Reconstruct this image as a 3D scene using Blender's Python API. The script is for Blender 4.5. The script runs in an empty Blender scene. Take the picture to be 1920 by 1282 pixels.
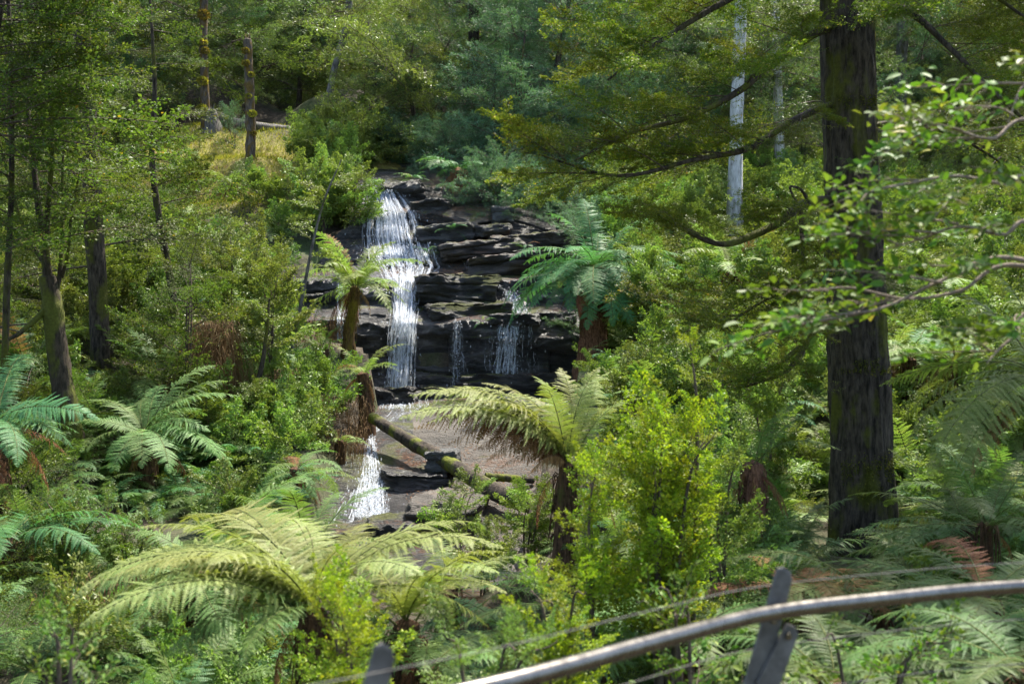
import bpy, math
import numpy as np
from mathutils import Vector, Matrix, Euler

# ---------------------------------------------------------------- camera, sky, sun, exposure
scene = bpy.context.scene
C = scene.collection
FOCAL = 40.0
F = FOCAL / 36.0 * 1920.0            # focal length in photo pixels
CX, CY = 960.0, 641.0

cam_data = bpy.data.cameras.new("camera")
cam_data.lens = FOCAL
cam_data.sensor_width = 36.0
cam_data.clip_start = 0.05
cam_data.clip_end = 600.0
cam_data.dof.use_dof = True
cam_data.dof.focus_distance = 25.0
cam_data.dof.aperture_fstop = 2.9
cam = bpy.data.objects.new("camera", cam_data)
cam.location = (0, 0, 0)
cam.rotation_euler = (math.radians(90), 0, 0)
C.objects.link(cam)
scene.camera = cam

SUN_EL, SUN_AZ = math.radians(62), math.radians(33)   # azimuth of the sun, measured from +Y towards +X
sun_vec = Vector((math.cos(SUN_EL) * math.sin(SUN_AZ), math.cos(SUN_EL) * math.cos(SUN_AZ), math.sin(SUN_EL)))
world = bpy.data.worlds.new("World")
scene.world = world
world.use_nodes = True
wn = world.node_tree
bg = wn.nodes["Background"]
sky = wn.nodes.new("ShaderNodeTexSky")
sky.sky_type = 'NISHITA'
sky.sun_disc = False
sky.sun_elevation = SUN_EL
sky.sun_rotation = SUN_AZ
sky.air_density = 1.0
sky.dust_density = 2.0
wn.links.new(sky.outputs[0], bg.inputs[0])
bg.inputs[1].default_value = 0.13
sun_data = bpy.data.lights.new("sun", 'SUN')
sun_data.energy = 4.5
sun_data.angle = math.radians(0.5)
sun_data.color = (1.0, 0.94, 0.82)
sun = bpy.data.objects.new("sun", sun_data)
sun.rotation_euler = sun_vec.to_track_quat('Z', 'Y').to_euler()
C.objects.link(sun)
scene.view_settings.view_transform = 'Standard'
scene.view_settings.look = 'None'
scene.view_settings.gamma = 1.0
scene.view_settings.use_curve_mapping = False
scene.view_settings.exposure = 1.5
scene.cycles.use_denoising = True
scene.cycles.max_bounces = 6
scene.cycles.diffuse_bounces = 3
scene.cycles.glossy_bounces = 2
scene.cycles.transmission_bounces = 4
scene.cycles.transparent_max_bounces = 6
scene.cycles.use_adaptive_sampling = True
scene.cycles.adaptive_threshold = 0.015
scene.cycles.caustics_reflective = False
scene.cycles.caustics_refractive = False
scene.cycles.sample_clamp_indirect = 2.0
scene.cycles.sample_clamp_direct = 6.0
scene.cycles.blur_glossy = 1.0

# ---------------------------------------------------------------- helpers
def at(px, py, d):
    """a point of the place: d metres in front of the viewing platform, seen towards px, py of the photograph"""
    return np.array([(px - CX) / F * d, d, -(py - CY) / F * d])

def proj(x, y, z):
    return CX + F * x / y, CY - F * z / y

def rng_of(seed):
    return np.random.default_rng(seed)

def _hash(ix, iy, iz, seed):
    h = (ix * 374761393 + iy * 668265263 + iz * 1274126177 + seed * 974711) & 0xFFFFFFFF
    h = ((h ^ (h >> 13)) * 1274126177) & 0xFFFFFFFF
    h = h ^ (h >> 16)
    return (h & 0xFFFFFF) / float(0xFFFFFF)

def vnoise(p, seed=0):
    p = np.asarray(p, dtype=np.float64)
    i = np.floor(p).astype(np.int64)
    f = p - i
    u = f * f * (3 - 2 * f)
    r = 0
    for dx in (0, 1):
        for dy in (0, 1):
            for dz in (0, 1):
                w = (u[..., 0] if dx else 1 - u[..., 0]) * (u[..., 1] if dy else 1 - u[..., 1]) * (u[..., 2] if dz else 1 - u[..., 2])
                r = r + w * _hash(i[..., 0] + dx, i[..., 1] + dy, i[..., 2] + dz, seed)
    return r * 2 - 1

def fbm(p, octaves=4, seed=0, gain=0.5):
    p = np.asarray(p, dtype=np.float64)
    a, s, r = 1.0, 1.0, 0
    for o in range(octaves):
        r = r + a * vnoise(p * s + 17.3 * o, seed + o)
        a *= gain
        s *= 2.03
    return r

def make_mesh(name, V, groups, mats, smooth=False):
    """groups: list of (faces (m,k) int array, material index, rnd per face or None)"""
    me = bpy.data.meshes.new(name)
    V = np.asarray(V, dtype=np.float32)
    me.vertices.add(len(V))
    me.vertices.foreach_set("co", V.ravel())
    loops, starts, midx, rn = [], [], [], []
    n = 0
    for Fa, mi, r in groups:
        Fa = np.asarray(Fa, dtype=np.int32)
        if len(Fa) == 0:
            continue
        k = Fa.shape[1]
        loops.append(Fa.ravel())
        starts.append(n + np.arange(len(Fa)) * k)
        n += len(Fa) * k
        midx.append(np.full(len(Fa), mi, dtype=np.int32))
        rn.append(np.full(len(Fa), 0.5) if r is None else np.asarray(r))
    loops = np.concatenate(loops).astype(np.int32)
    starts = np.concatenate(starts).astype(np.int32)
    midx = np.concatenate(midx)
    rn = np.concatenate(rn).astype(np.float32)
    me.loops.add(len(loops))
    me.loops.foreach_set("vertex_index", loops)
    me.polygons.add(len(starts))
    me.polygons.foreach_set("loop_start", starts)
    me.polygons.foreach_set("material_index", midx)
    if smooth:
        me.polygons.foreach_set("use_smooth", np.ones(len(starts), dtype=bool))
    for m in mats:
        me.materials.append(m)
    a = me.attributes.new("rnd", 'FLOAT', 'FACE')
    a.data.foreach_set("value", rn)
    me.update(calc_edges=True)
    return me

def link(name, me, parent=None, loc=(0, 0, 0), rot=(0, 0, 0), scale=1.0):
    o = bpy.data.objects.new(name, me)
    C.objects.link(o)
    o.location = loc
    o.rotation_euler = rot
    o.scale = (scale,) * 3 if np.isscalar(scale) else scale
    if parent is not None:
        o.parent = parent
    return o

def tag(o, label=None, cat=None, group=None, kind=None):
    if label:
        o["label"] = label
    if cat:
        o["category"] = cat
    if group:
        o["group"] = group
    if kind:
        o["kind"] = kind
    return o

def thing(name, label, cat, loc, group=None):
    o = bpy.data.objects.new(name, None)
    o.empty_display_size = 0.2
    C.objects.link(o)
    o.location = loc
    return tag(o, label, cat, group)

class Geo:
    """collects vertices and faces for one mesh"""
    def __init__(self):
        self.V, self.G, self.n = [], [], 0
    def add(self, V, Fa, mi=0, rnd=None):
        V = np.asarray(V, dtype=np.float64)
        self.V.append(V)
        self.G.append((np.asarray(Fa) + self.n, mi, rnd))
        self.n += len(V)
    def mesh(self, name, mats, smooth=False):
        return make_mesh(name, np.concatenate(self.V), self.G, mats, smooth)

def resample(pts, n):
    pts = np.asarray(pts, dtype=np.float64)
    m = len(pts)
    if m == 2:
        t = np.linspace(0, 1, n)[:, None]
        return pts[0] * (1 - t) + pts[1] * t
    # Catmull-Rom
    P = np.vstack([2 * pts[0] - pts[1], pts, 2 * pts[-1] - pts[-2]])
    t = np.linspace(0, m - 1 - 1e-9, n)
    i = t.astype(int)
    f = (t - i)[:, None]
    p0, p1, p2, p3 = P[i], P[i + 1], P[i + 2], P[i + 3]
    return 0.5 * (2 * p1 + (p2 - p0) * f + (2 * p0 - 5 * p1 + 4 * p2 - p3) * f ** 2 + (3 * p1 - p0 - 3 * p2 + p3) * f ** 3)

def frames(P):
    T = np.gradient(P, axis=0)
    T /= np.linalg.norm(T, axis=1, keepdims=True) + 1e-12
    ref = np.array([0.0, 0.0, 1.0]) if abs(T[len(T) // 2][2]) < 0.8 else np.array([0.0, 1.0, 0.0])
    N = np.cross(T, ref)
    N /= np.linalg.norm(N, axis=1, keepdims=True) + 1e-12
    B = np.cross(T, N)
    return T, N, B

def tube(g, pts, radii, sides=8, n=None, mi=0, rough=0.0, freq=(1, 1), seed=0, cap=True, rnd=None):
    n = n or max(2, len(pts) * 3)
    P = resample(pts, n)
    r = np.interp(np.linspace(0, 1, n), np.linspace(0, 1, len(radii)), radii)
    T, N, B = frames(P)
    a = np.linspace(0, 2 * math.pi, sides, endpoint=False)
    ca, sa = np.cos(a), np.sin(a)
    R = np.repeat(r[:, None], sides, axis=1)
    if rough:
        q = np.stack(np.broadcast_arrays(ca[None, :] * freq[0], sa[None, :] * freq[0],
                                         (np.linspace(0, 1, n) * freq[1])[:, None]), axis=-1)
        R = R * (1 + rough * fbm(q, 4, seed))
    V = P[:, None, :] + R[..., None] * (N[:, None, :] * ca[None, :, None] + B[:, None, :] * sa[None, :, None])
    V = V.reshape(-1, 3)
    i = np.arange(n - 1)[:, None] * sides
    j = np.arange(sides)[None, :]
    j2 = (j + 1) % sides
    Q = np.stack([i + j, i + j2, i + sides + j2, i + sides + j], axis=-1).reshape(-1, 4)
    g.add(V, Q, mi, None if rnd is None else np.full(len(Q), rnd))
    if cap:
        c = len(V)
        tip = P[-1] + T[-1] * r[-1] * 0.6
        base = (n - 1) * sides
        g.add(np.vstack([V[base:base + sides], tip]), np.stack([np.arange(sides), (np.arange(sides) + 1) % sides, np.full(sides, sides)], axis=-1), mi,
              None if rnd is None else np.full(sides, rnd))

# ---------------------------------------------------------------- materials
def new_mat(name):
    m = bpy.data.materials.new(name)
    m.use_nodes = True
    nt = m.node_tree
    b = nt.nodes["Principled BSDF"]
    return m, nt, b, nt.nodes["Material Output"]

def ramp(nt, stops, fac=None):
    r = nt.nodes.new("ShaderNodeValToRGB")
    e = r.color_ramp.elements
    while len(e) < len(stops):
        e.new(0.5)
    for k, (p, c) in enumerate(stops):
        e[k].position = p
        e[k].color = (*c, 1) if len(c) == 3 else c
    if fac is not None:
        nt.links.new(fac, r.inputs[0])
    return r

def noise(nt, scale, detail=4, rough=0.55, vec=None, dist=0.0):
    n = nt.nodes.new("ShaderNodeTexNoise")
    n.inputs["Scale"].default_value = scale
    n.inputs["Detail"].default_value = detail
    n.inputs["Roughness"].default_value = rough
    n.inputs["Distortion"].default_value = dist
    if vec is not None:
        nt.links.new(vec, n.inputs["Vector"])
    return n

def math_node(nt, op, a, b=None, clamp=False):
    m = nt.nodes.new("ShaderNodeMath")
    m.operation = op
    m.use_clamp = clamp
    for k, v in enumerate((a, b)):
        if v is None:
            continue
        if isinstance(v, (int, float)):
            m.inputs[k].default_value = v
        else:
            nt.links.new(v, m.inputs[k])
    return m.outputs[0]

def mix_col(nt, fac, a, b):
    m = nt.nodes.new("ShaderNodeMix")
    m.data_type = 'RGBA'
    for s, v in ((m.inputs[0], fac), (m.inputs[6], a), (m.inputs[7], b)):
        if isinstance(v, (tuple, list)):
            s.default_value = (*v, 1)
        elif isinstance(v, (int, float)):
            s.default_value = v
        else:
            nt.links.new(v, s)
    return m.outputs[2]

def geom_pos(nt):
    return nt.nodes.new("ShaderNodeNewGeometry").outputs["Position"]

def scaled(nt, vec, s):
    m = nt.nodes.new("ShaderNodeMapping")
    m.inputs["Scale"].default_value = s
    nt.links.new(vec, m.inputs["Vector"])
    return m.outputs[0]

def bump(nt, bsdf, height, strength, dist=0.02):
    b = nt.nodes.new("ShaderNodeBump")
    b.inputs["Strength"].default_value = strength
    b.inputs["Distance"].default_value = dist
    nt.links.new(height, b.inputs["Height"])
    nt.links.new(b.outputs[0], bsdf.inputs["Normal"])

def leaf_mat(name, stops, trans=0.35, rough=0.42, tint=(1.15, 1.25, 0.5), vary=0.4, spec=0.22):
    m, nt, b, out = new_mat(name)
    at_ = nt.nodes.new("ShaderNodeAttribute")
    at_.attribute_name = "rnd"
    r = ramp(nt, stops, at_.outputs["Fac"])
    oi = nt.nodes.new("ShaderNodeObjectInfo")
    h = nt.nodes.new("ShaderNodeHueSaturation")
    nt.links.new(r.outputs[0], h.inputs["Color"])
    nt.links.new(math_node(nt, 'MULTIPLY_ADD', oi.outputs["Random"], vary), h.inputs["Value"])
    h.inputs["Value"].links[0].from_node.inputs[2].default_value = 1 - vary / 2
    hu = math_node(nt, 'MULTIPLY_ADD', oi.outputs["Random"], 0.05)
    hu.node.inputs[2].default_value = 0.475
    nt.links.new(hu, h.inputs["Hue"])
    nt.links.new(h.outputs[0], b.inputs["Base Color"])
    b.inputs["Roughness"].default_value = rough
    b.inputs["Specular IOR Level"].default_value = spec
    t = nt.nodes.new("ShaderNodeBsdfTranslucent")
    nt.links.new(mix_col(nt, 1.0, h.outputs[0], h.outputs[0]), t.inputs[0])
    mm = t.inputs[0].links[0].from_node
    mm.blend_type = 'MULTIPLY'
    mm.inputs[0].default_value = 1.0
    nt.links.remove(mm.inputs[7].links[0])
    mm.inputs[7].default_value = (*tint, 1)
    mx = nt.nodes.new("ShaderNodeMixShader")
    mx.inputs[0].default_value = trans
    nt.links.new(b.outputs[0], mx.inputs[1])
    nt.links.new(t.outputs[0], mx.inputs[2])
    nt.links.new(mx.outputs[0], out.inputs["Surface"])
    return m

def bark_mat(name, dark, light, moss=None, moss_amt=0.4, vscale=6.0, rough=0.85, patch=1.6):
    m, nt, b, out = new_mat(name)
    p = geom_pos(nt)
    st = scaled(nt, p, (vscale * 1.6, vscale * 1.6, vscale * 0.40))
    n1 = noise(nt, 2.2, 6, 0.65, st)
    col = ramp(nt, [(0.36, dark), (0.66, light)], n1.outputs["Fac"]).outputs[0]
    if moss is not None:
        n2 = noise(nt, patch, 5, 0.6, scaled(nt, p, (1.6, 1.6, 0.8)))
        lo = 0.62 - 0.24 * moss_amt
        f = ramp(nt, [(lo, (0, 0, 0)), (lo + 0.1, (1, 1, 1))], n2.outputs["Fac"]).outputs[0]
        n3 = noise(nt, 25, 3, 0.6, p)
        mc = ramp(nt, [(0.3, tuple(c * 0.55 for c in moss)), (0.75, moss)], n3.outputs["Fac"]).outputs[0]
        col = mix_col(nt, f, col, mc)
    nt.links.new(col, b.inputs["Base Color"])
    b.inputs["Roughness"].default_value = rough
    b.inputs["Specular IOR Level"].default_value = 0.25
    bump(nt, b, n1.outputs["Fac"], 0.9, 0.03)
    return m

M = {}
M['fern'] = leaf_mat('fern_green', [(0, (0.10, 0.185, 0.045)), (0.6, (0.155, 0.255, 0.075)), (1, (0.23, 0.32, 0.10))], 0.35, 0.5)
M['fern_light'] = leaf_mat('fern_light_green', [(0, (0.12, 0.23, 0.07)), (0.6, (0.19, 0.32, 0.11)), (1, (0.29, 0.40, 0.15))], 0.4, 0.5)
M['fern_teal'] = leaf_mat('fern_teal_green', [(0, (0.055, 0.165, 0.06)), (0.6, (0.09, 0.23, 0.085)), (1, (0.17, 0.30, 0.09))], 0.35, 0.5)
M['fern_pale'] = leaf_mat('fern_pale_green', [(0, (0.18, 0.225, 0.06)), (0.6, (0.285, 0.32, 0.10)), (1, (0.40, 0.41, 0.17))], 0.35, 0.5)
M['fern_yellow'] = leaf_mat('fern_yellow_green', [(0, (0.15, 0.23, 0.06)), (0.7, (0.24, 0.32, 0.09)), (1, (0.36, 0.36, 0.14))], 0.35, 0.5)
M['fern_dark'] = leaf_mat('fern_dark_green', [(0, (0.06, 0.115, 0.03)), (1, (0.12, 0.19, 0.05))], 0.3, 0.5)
M['fern_dead'] = leaf_mat('fern_dead_brown', [(0, (0.15, 0.07, 0.025)), (0.6, (0.28, 0.14, 0.06)), (1, (0.42, 0.27, 0.15))], 0.25, 0.8, (1, 0.9, 0.7))
M['myrtle'] = leaf_mat('myrtle_olive', [(0, (0.075, 0.115, 0.018)), (0.5, (0.14, 0.185, 0.025)), (0.82, (0.22, 0.24, 0.04)), (0.92, (0.36, 0.22, 0.04)), (1, (0.46, 0.41, 0.27))], 0.45, 0.5)
M['myrtle_dark'] = leaf_mat('myrtle_dark', [(0, (0.06, 0.10, 0.022)), (0.6, (0.11, 0.155, 0.032)), (0.97, (0.17, 0.21, 0.05)), (1, (0.38, 0.21, 0.03))], 0.42, 0.5)
M['wattle'] = leaf_mat('wattle_blue_green', [(0, (0.07, 0.15, 0.085)), (0.6, (0.115, 0.22, 0.13)), (1, (0.20, 0.32, 0.19))], 0.3, 0.5)
M['wattle_deep'] = leaf_mat('wattle_deep_green', [(0, (0.06, 0.13, 0.065)), (0.7, (0.10, 0.195, 0.095)), (1, (0.16, 0.26, 0.13))], 0.3, 0.5)
M['gum'] = leaf_mat('gum_olive', [(0, (0.10, 0.145, 0.05)), (0.7, (0.165, 0.22, 0.08)), (1, (0.27, 0.31, 0.13))], 0.35, 0.45)
M['shrub'] = leaf_mat('shrub_green', [(0, (0.09, 0.145, 0.03)), (0.6, (0.15, 0.215, 0.045)), (1, (0.26, 0.31, 0.08))], 0.35, 0.38)
M['shrub_light'] = leaf_mat('shrub_light_green', [(0, (0.13, 0.195, 0.045)), (0.6, (0.205, 0.29, 0.07)), (1, (0.32, 0.40, 0.12))], 0.38, 0.4)
M['shrub_olive'] = leaf_mat('shrub_olive_green', [(0, (0.12, 0.16, 0.04)), (0.6, (0.20, 0.25, 0.065)), (1, (0.36, 0.38, 0.14))], 0.35, 0.38)
M['bright'] = leaf_mat('sapling_yellow_green', [(0, (0.15, 0.22, 0.02)), (0.5, (0.27, 0.36, 0.03)), (1, (0.48, 0.50, 0.05))], 0.45, 0.4, (1.1, 1.15, 0.35))
M['glossy'] = leaf_mat('glossy_leaf', [(0, (0.07, 0.14, 0.02)), (0.6, (0.12, 0.21, 0.03)), (0.9, (0.20, 0.26, 0.05)), (1, (0.35, 0.33, 0.08))], 0.3, 0.52, spec=0.2)
M['bark_dark'] = bark_mat('bark_dark_brown', (0.012, 0.009, 0.006), (0.095, 0.075, 0.055), (0.10, 0.105, 0.014), 0.5)
M['bark_mossy'] = bark_mat('bark_mossy', (0.02, 0.016, 0.01), (0.08, 0.06, 0.04), (0.12, 0.13, 0.02), 0.75)
M['bark_brown'] = bark_mat('bark_brown', (0.03, 0.022, 0.015), (0.13, 0.10, 0.075), (0.10, 0.11, 0.02), 0.15)
M['bark_white'] = bark_mat('bark_white_gum', (0.30, 0.29, 0.28), (0.66, 0.66, 0.66), (0.10, 0.08, 0.05), 0.25, 3.0)
M['bark_grey'] = bark_mat('bark_grey', (0.06, 0.054, 0.05), (0.22, 0.205, 0.19), (0.10, 0.10, 0.03), 0.3)
M['bark_orange'] = bark_mat('bark_lichen_orange', (0.04, 0.034, 0.028), (0.17, 0.135, 0.105), (0.17, 0.11, 0.03), 0.6, 6.0, 0.9, 3.5)
M['bark_yellow'] = bark_mat('bark_moss_yellow', (0.06, 0.05, 0.02), (0.15, 0.12, 0.05), (0.38, 0.34, 0.03), 0.9)
M['twig'] = bark_mat('twig_brown', (0.05, 0.038, 0.028), (0.16, 0.12, 0.09))
M['twig_pale'] = bark_mat('twig_pale', (0.16, 0.12, 0.09), (0.34, 0.27, 0.21))
M['fibre'] = bark_mat('fern_trunk_fibre', (0.025, 0.014, 0.008), (0.16, 0.085, 0.045), (0.10, 0.10, 0.02), 0.1, 10.0, 0.95)
M['fibre_red'] = bark_mat('fern_trunk_red_fibre', (0.06, 0.028, 0.015), (0.28, 0.14, 0.08), None, 0, 10.0, 0.95)
M['fibre_moss'] = bark_mat('fern_trunk_mossy_fibre', (0.06, 0.035, 0.012), (0.20, 0.12, 0.04), (0.26, 0.20, 0.02), 0.6, 10.0, 0.95)
M['rachis'] = bark_mat('frond_stalk', (0.06, 0.07, 0.02), (0.18, 0.20, 0.06))
M['rachis_dead'] = bark_mat('dead_frond_stalk', (0.05, 0.025, 0.012), (0.18, 0.09, 0.05))
M['straw'] = leaf_mat('dry_grass', [(0, (0.10, 0.055, 0.02)), (0.6, (0.20, 0.125, 0.05)), (1, (0.32, 0.24, 0.11))], 0.25, 0.75, (1, 0.95, 0.7))
M['moss_tuft'] = leaf_mat('moss_yellow', [(0, (0.17, 0.17, 0.025)), (0.6, (0.31, 0.28, 0.05)), (1, (0.42, 0.30, 0.08))], 0.3, 0.8)
M['moss_green'] = leaf_mat('moss_dark_green', [(0, (0.05, 0.06, 0.008)), (0.7, (0.10, 0.11, 0.015)), (1, (0.17, 0.15, 0.02))], 0.2, 0.9)
M['bark_log'] = bark_mat('log_bark', (0.018, 0.014, 0.010), (0.10, 0.078, 0.058), (0.17, 0.19, 0.02), 0.55, 5.0)

def rock_mat(name, dark, light, litter, moss, litter_amt, moss_amt, rough):
    m, nt, b, out = new_mat(name)
    p = geom_pos(nt)
    n1 = noise(nt, 1.2, 8, 0.62, scaled(nt, p, (1, 1, 3.5)), 0.4)
    col = ramp(nt, [(0.30, tuple(c * 0.45 for c in dark)), (0.5, dark), (0.72, light)], n1.outputs["Fac"]).outputs[0]
    sx = nt.nodes.new("ShaderNodeSeparateXYZ")
    nt.links.new(nt.nodes.new("ShaderNodeNewGeometry").outputs["Normal"], sx.inputs[0])
    up = sx.outputs["Z"]
    n2 = noise(nt, 9, 6, 0.7, p)
    n2b = noise(nt, 0.8, 3, 0.5, p)
    k = math_node(nt, 'ADD', math_node(nt, 'MULTIPLY', up, 0.35), math_node(nt, 'ADD', math_node(nt, 'MULTIPLY', n2.outputs["Fac"], 0.55), math_node(nt, 'MULTIPLY', n2b.outputs["Fac"], 0.5)))
    lf = ramp(nt, [(0.93 - litter_amt * 0.3, (0, 0, 0)), (1.0 - litter_amt * 0.3, (1, 1, 1))], k).outputs[0]
    n4 = noise(nt, 28, 2, 0.6, p)
    lc = ramp(nt, [(0.3, tuple(c * 0.5 for c in litter)), (0.7, litter)], n4.outputs["Fac"]).outputs[0]
    col = mix_col(nt, lf, col, lc)
    n3 = noise(nt, 0.9, 7, 0.65, scaled(nt, p, (1, 1, 1.8)))
    k2 = math_node(nt, 'ADD', math_node(nt, 'MULTIPLY', up, 0.22), n3.outputs["Fac"])
    mf = ramp(nt, [(0.80 - moss_amt * 0.25, (0, 0, 0)), (0.88 - moss_amt * 0.25, (1, 1, 1))], k2).outputs[0]
    mc = ramp(nt, [(0.3, tuple(c * 0.4 for c in moss)), (0.75, moss)], n4.outputs["Fac"]).outputs[0]
    col = mix_col(nt, mf, col, mc)
    nt.links.new(col, b.inputs["Base Color"])
    rr = math_node(nt, 'ADD', math_node(nt, 'MULTIPLY', mf, 0.5), math_node(nt, 'MULTIPLY_ADD', n2.outputs["Fac"], 0.3))
    rr.node.inputs[1].links[0].from_node.inputs[2].default_value = rough - 0.15
    nt.links.new(rr, b.inputs["Roughness"])
    hb = math_node(nt, 'ADD', n2.outputs["Fac"], math_node(nt, 'MULTIPLY', n1.outputs["Fac"], 2.0))
    n6 = noise(nt, 26, 6, 0.75, scaled(nt, p, (1, 1, 2.2)))
    n7 = noise(nt, 2.5, 4, 0.6, scaled(nt, p, (0.5, 0.5, 6.0)), 0.6)
    crk = ramp(nt, [(0.46, (1, 1, 1)), (0.5, (0, 0, 0)), (0.54, (1, 1, 1))], n7.outputs["Fac"]).outputs[0]
    hb = math_node(nt, 'ADD', hb, math_node(nt, 'ADD', math_node(nt, 'MULTIPLY', n6.outputs["Fac"], 0.9), math_node(nt, 'MULTIPLY', crk, 0.25)))
    bump(nt, b, hb, 1.0, 0.08)
    return m

M['rock_wet'] = rock_mat('wet_dark_rock', (0.058, 0.055, 0.054), (0.20, 0.19, 0.185), (0.17, 0.085, 0.05), (0.12, 0.13, 0.025), 0.14, 0.32, 0.34)
M['rock_moss'] = rock_mat('mossy_rock', (0.058, 0.054, 0.050), (0.18, 0.165, 0.15), (0.10, 0.06, 0.035), (0.085, 0.095, 0.02), 0.2, 0.8, 0.5)
M['rock_brown'] = rock_mat('brown_layered_rock', (0.065, 0.056, 0.048), (0.19, 0.16, 0.135), (0.17, 0.09, 0.05), (0.12, 0.13, 0.025), 0.35, 0.3, 0.45)
M['rock_dry'] = rock_mat('dry_brown_rock', (0.11, 0.094, 0.078), (0.205, 0.172, 0.142), (0.17, 0.09, 0.05), (0.12, 0.13, 0.025), 0.12, -0.3, 0.6)
M['rock_grey'] = rock_mat('grey_stone', (0.13, 0.13, 0.125), (0.28, 0.28, 0.27), (0.14, 0.08, 0.04), (0.11, 0.12, 0.025), 0.1, 0.2, 0.6)

# water: thin white broken water and droplets
m, nt, b, out = new_mat('white_water')
b.inputs["Base Color"].default_value = (0.72, 0.76, 0.82, 1)
b.inputs["Roughness"].default_value = 0.25
b.inputs["IOR"].default_value = 1.33
tl = nt.nodes.new("ShaderNodeBsdfTranslucent")
tl.inputs[0].default_value = (0.72, 0.77, 0.84, 1)
mx = nt.nodes.new("ShaderNodeMixShader")
mx.inputs[0].default_value = 0.4
nt.links.new(b.outputs[0], mx.inputs[1])
nt.links.new(tl.outputs[0], mx.inputs[2])
tp = nt.nodes.new("ShaderNodeBsdfTransparent")
mx2 = nt.nodes.new("ShaderNodeMixShader")
at_ = nt.nodes.new("ShaderNodeAttribute")
at_.attribute_name = "rnd"
nt.links.new(ramp(nt, [(0, (0.08,) * 3), (0.55, (0.35,) * 3), (1, (0.85,) * 3)], at_.outputs["Fac"]).outputs[0], mx2.inputs[0])
nt.links.new(tp.outputs[0], mx2.inputs[1])
nt.links.new(mx.outputs[0], mx2.inputs[2])
nt.links.new(mx2.outputs[0], out.inputs["Surface"])
M['water'] = m

# ground
m, nt, b, out = new_mat('forest_floor')
p = geom_pos(nt)
n1 = noise(nt, 7, 7, 0.7, p)
n2 = noise(nt, 0.35, 3, 0.5, p)
n3 = noise(nt, 30, 3, 0.6, p)
litter = ramp(nt, [(0.3, (0.02, 0.015, 0.010)), (0.5, (0.055, 0.040, 0.026)), (0.75, (0.11, 0.08, 0.052))], n1.outputs["Fac"]).outputs[0]
green = ramp(nt, [(0.3, (0.03, 0.05, 0.012)), (0.75, (0.09, 0.13, 0.03))], n3.outputs["Fac"]).outputs[0]
col = mix_col(nt, ramp(nt, [(0.45, (0, 0, 0)), (0.62, (1, 1, 1))], n2.outputs["Fac"]).outputs[0], litter, green)
# the open mossy clearing up the left bank
vd = nt.nodes.new("ShaderNodeVectorMath"); vd.operation = 'DISTANCE'
nt.links.new(scaled(nt, p, (0.42, 1, 1)), vd.inputs[0])
cl = at(400, 320, 36)
vd.inputs[1].default_value = (cl[0] * 0.42, cl[1], cl[2])
dn = math_node(nt, 'ADD', vd.outputs["Value"], math_node(nt, 'MULTIPLY', n1.outputs["Fac"], 1.5))
cf = ramp(nt, [(0.36, (1, 1, 1)), (0.52, (0, 0, 0))], math_node(nt, 'DIVIDE', dn, 10.0)).outputs[0]
n5 = noise(nt, 3, 5, 0.65, p)
mossc = ramp(nt, [(0.3, (0.20, 0.10, 0.04)), (0.42, (0.20, 0.17, 0.04)), (0.6, (0.28, 0.25, 0.055)), (0.8, (0.24, 0.22, 0.12))], n5.outputs["Fac"]).outputs[0]
col = mix_col(nt, cf, col, mossc)
nt.links.new(col, b.inputs["Base Color"])
b.inputs["Roughness"].default_value = 0.95
bump(nt, b, n1.outputs["Fac"], 1.0, 0.08)
M['ground'] = m

m, nt, b, out = new_mat('brushed_steel')
n1 = noise(nt, 22, 7, 0.7, scaled(nt, geom_pos(nt), (1, 1, 1)))
nt.links.new(ramp(nt, [(0.3, (0.13, 0.12, 0.105)), (0.7, (0.27, 0.25, 0.22))], n1.outputs["Fac"]).outputs[0], b.inputs["Base Color"])
b.inputs["Metallic"].default_value = 1.0
nt.links.new(ramp(nt, [(0.3, (0.20,) * 3), (0.7, (0.34,) * 3)], n1.outputs["Fac"]).outputs[0], b.inputs["Roughness"])
M['steel'] = m
m, nt, b, out = new_mat('weathered_galvanised_steel')
n1 = noise(nt, 14, 6, 0.65, geom_pos(nt))
nt.links.new(ramp(nt, [(0.3, (0.06, 0.057, 0.052)), (0.55, (0.145, 0.138, 0.128)), (0.8, (0.22, 0.21, 0.195))], n1.outputs["Fac"]).outputs[0], b.inputs["Base Color"])
b.inputs["Metallic"].default_value = 0.3
b.inputs["Roughness"].default_value = 0.6
M['galv'] = m

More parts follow.
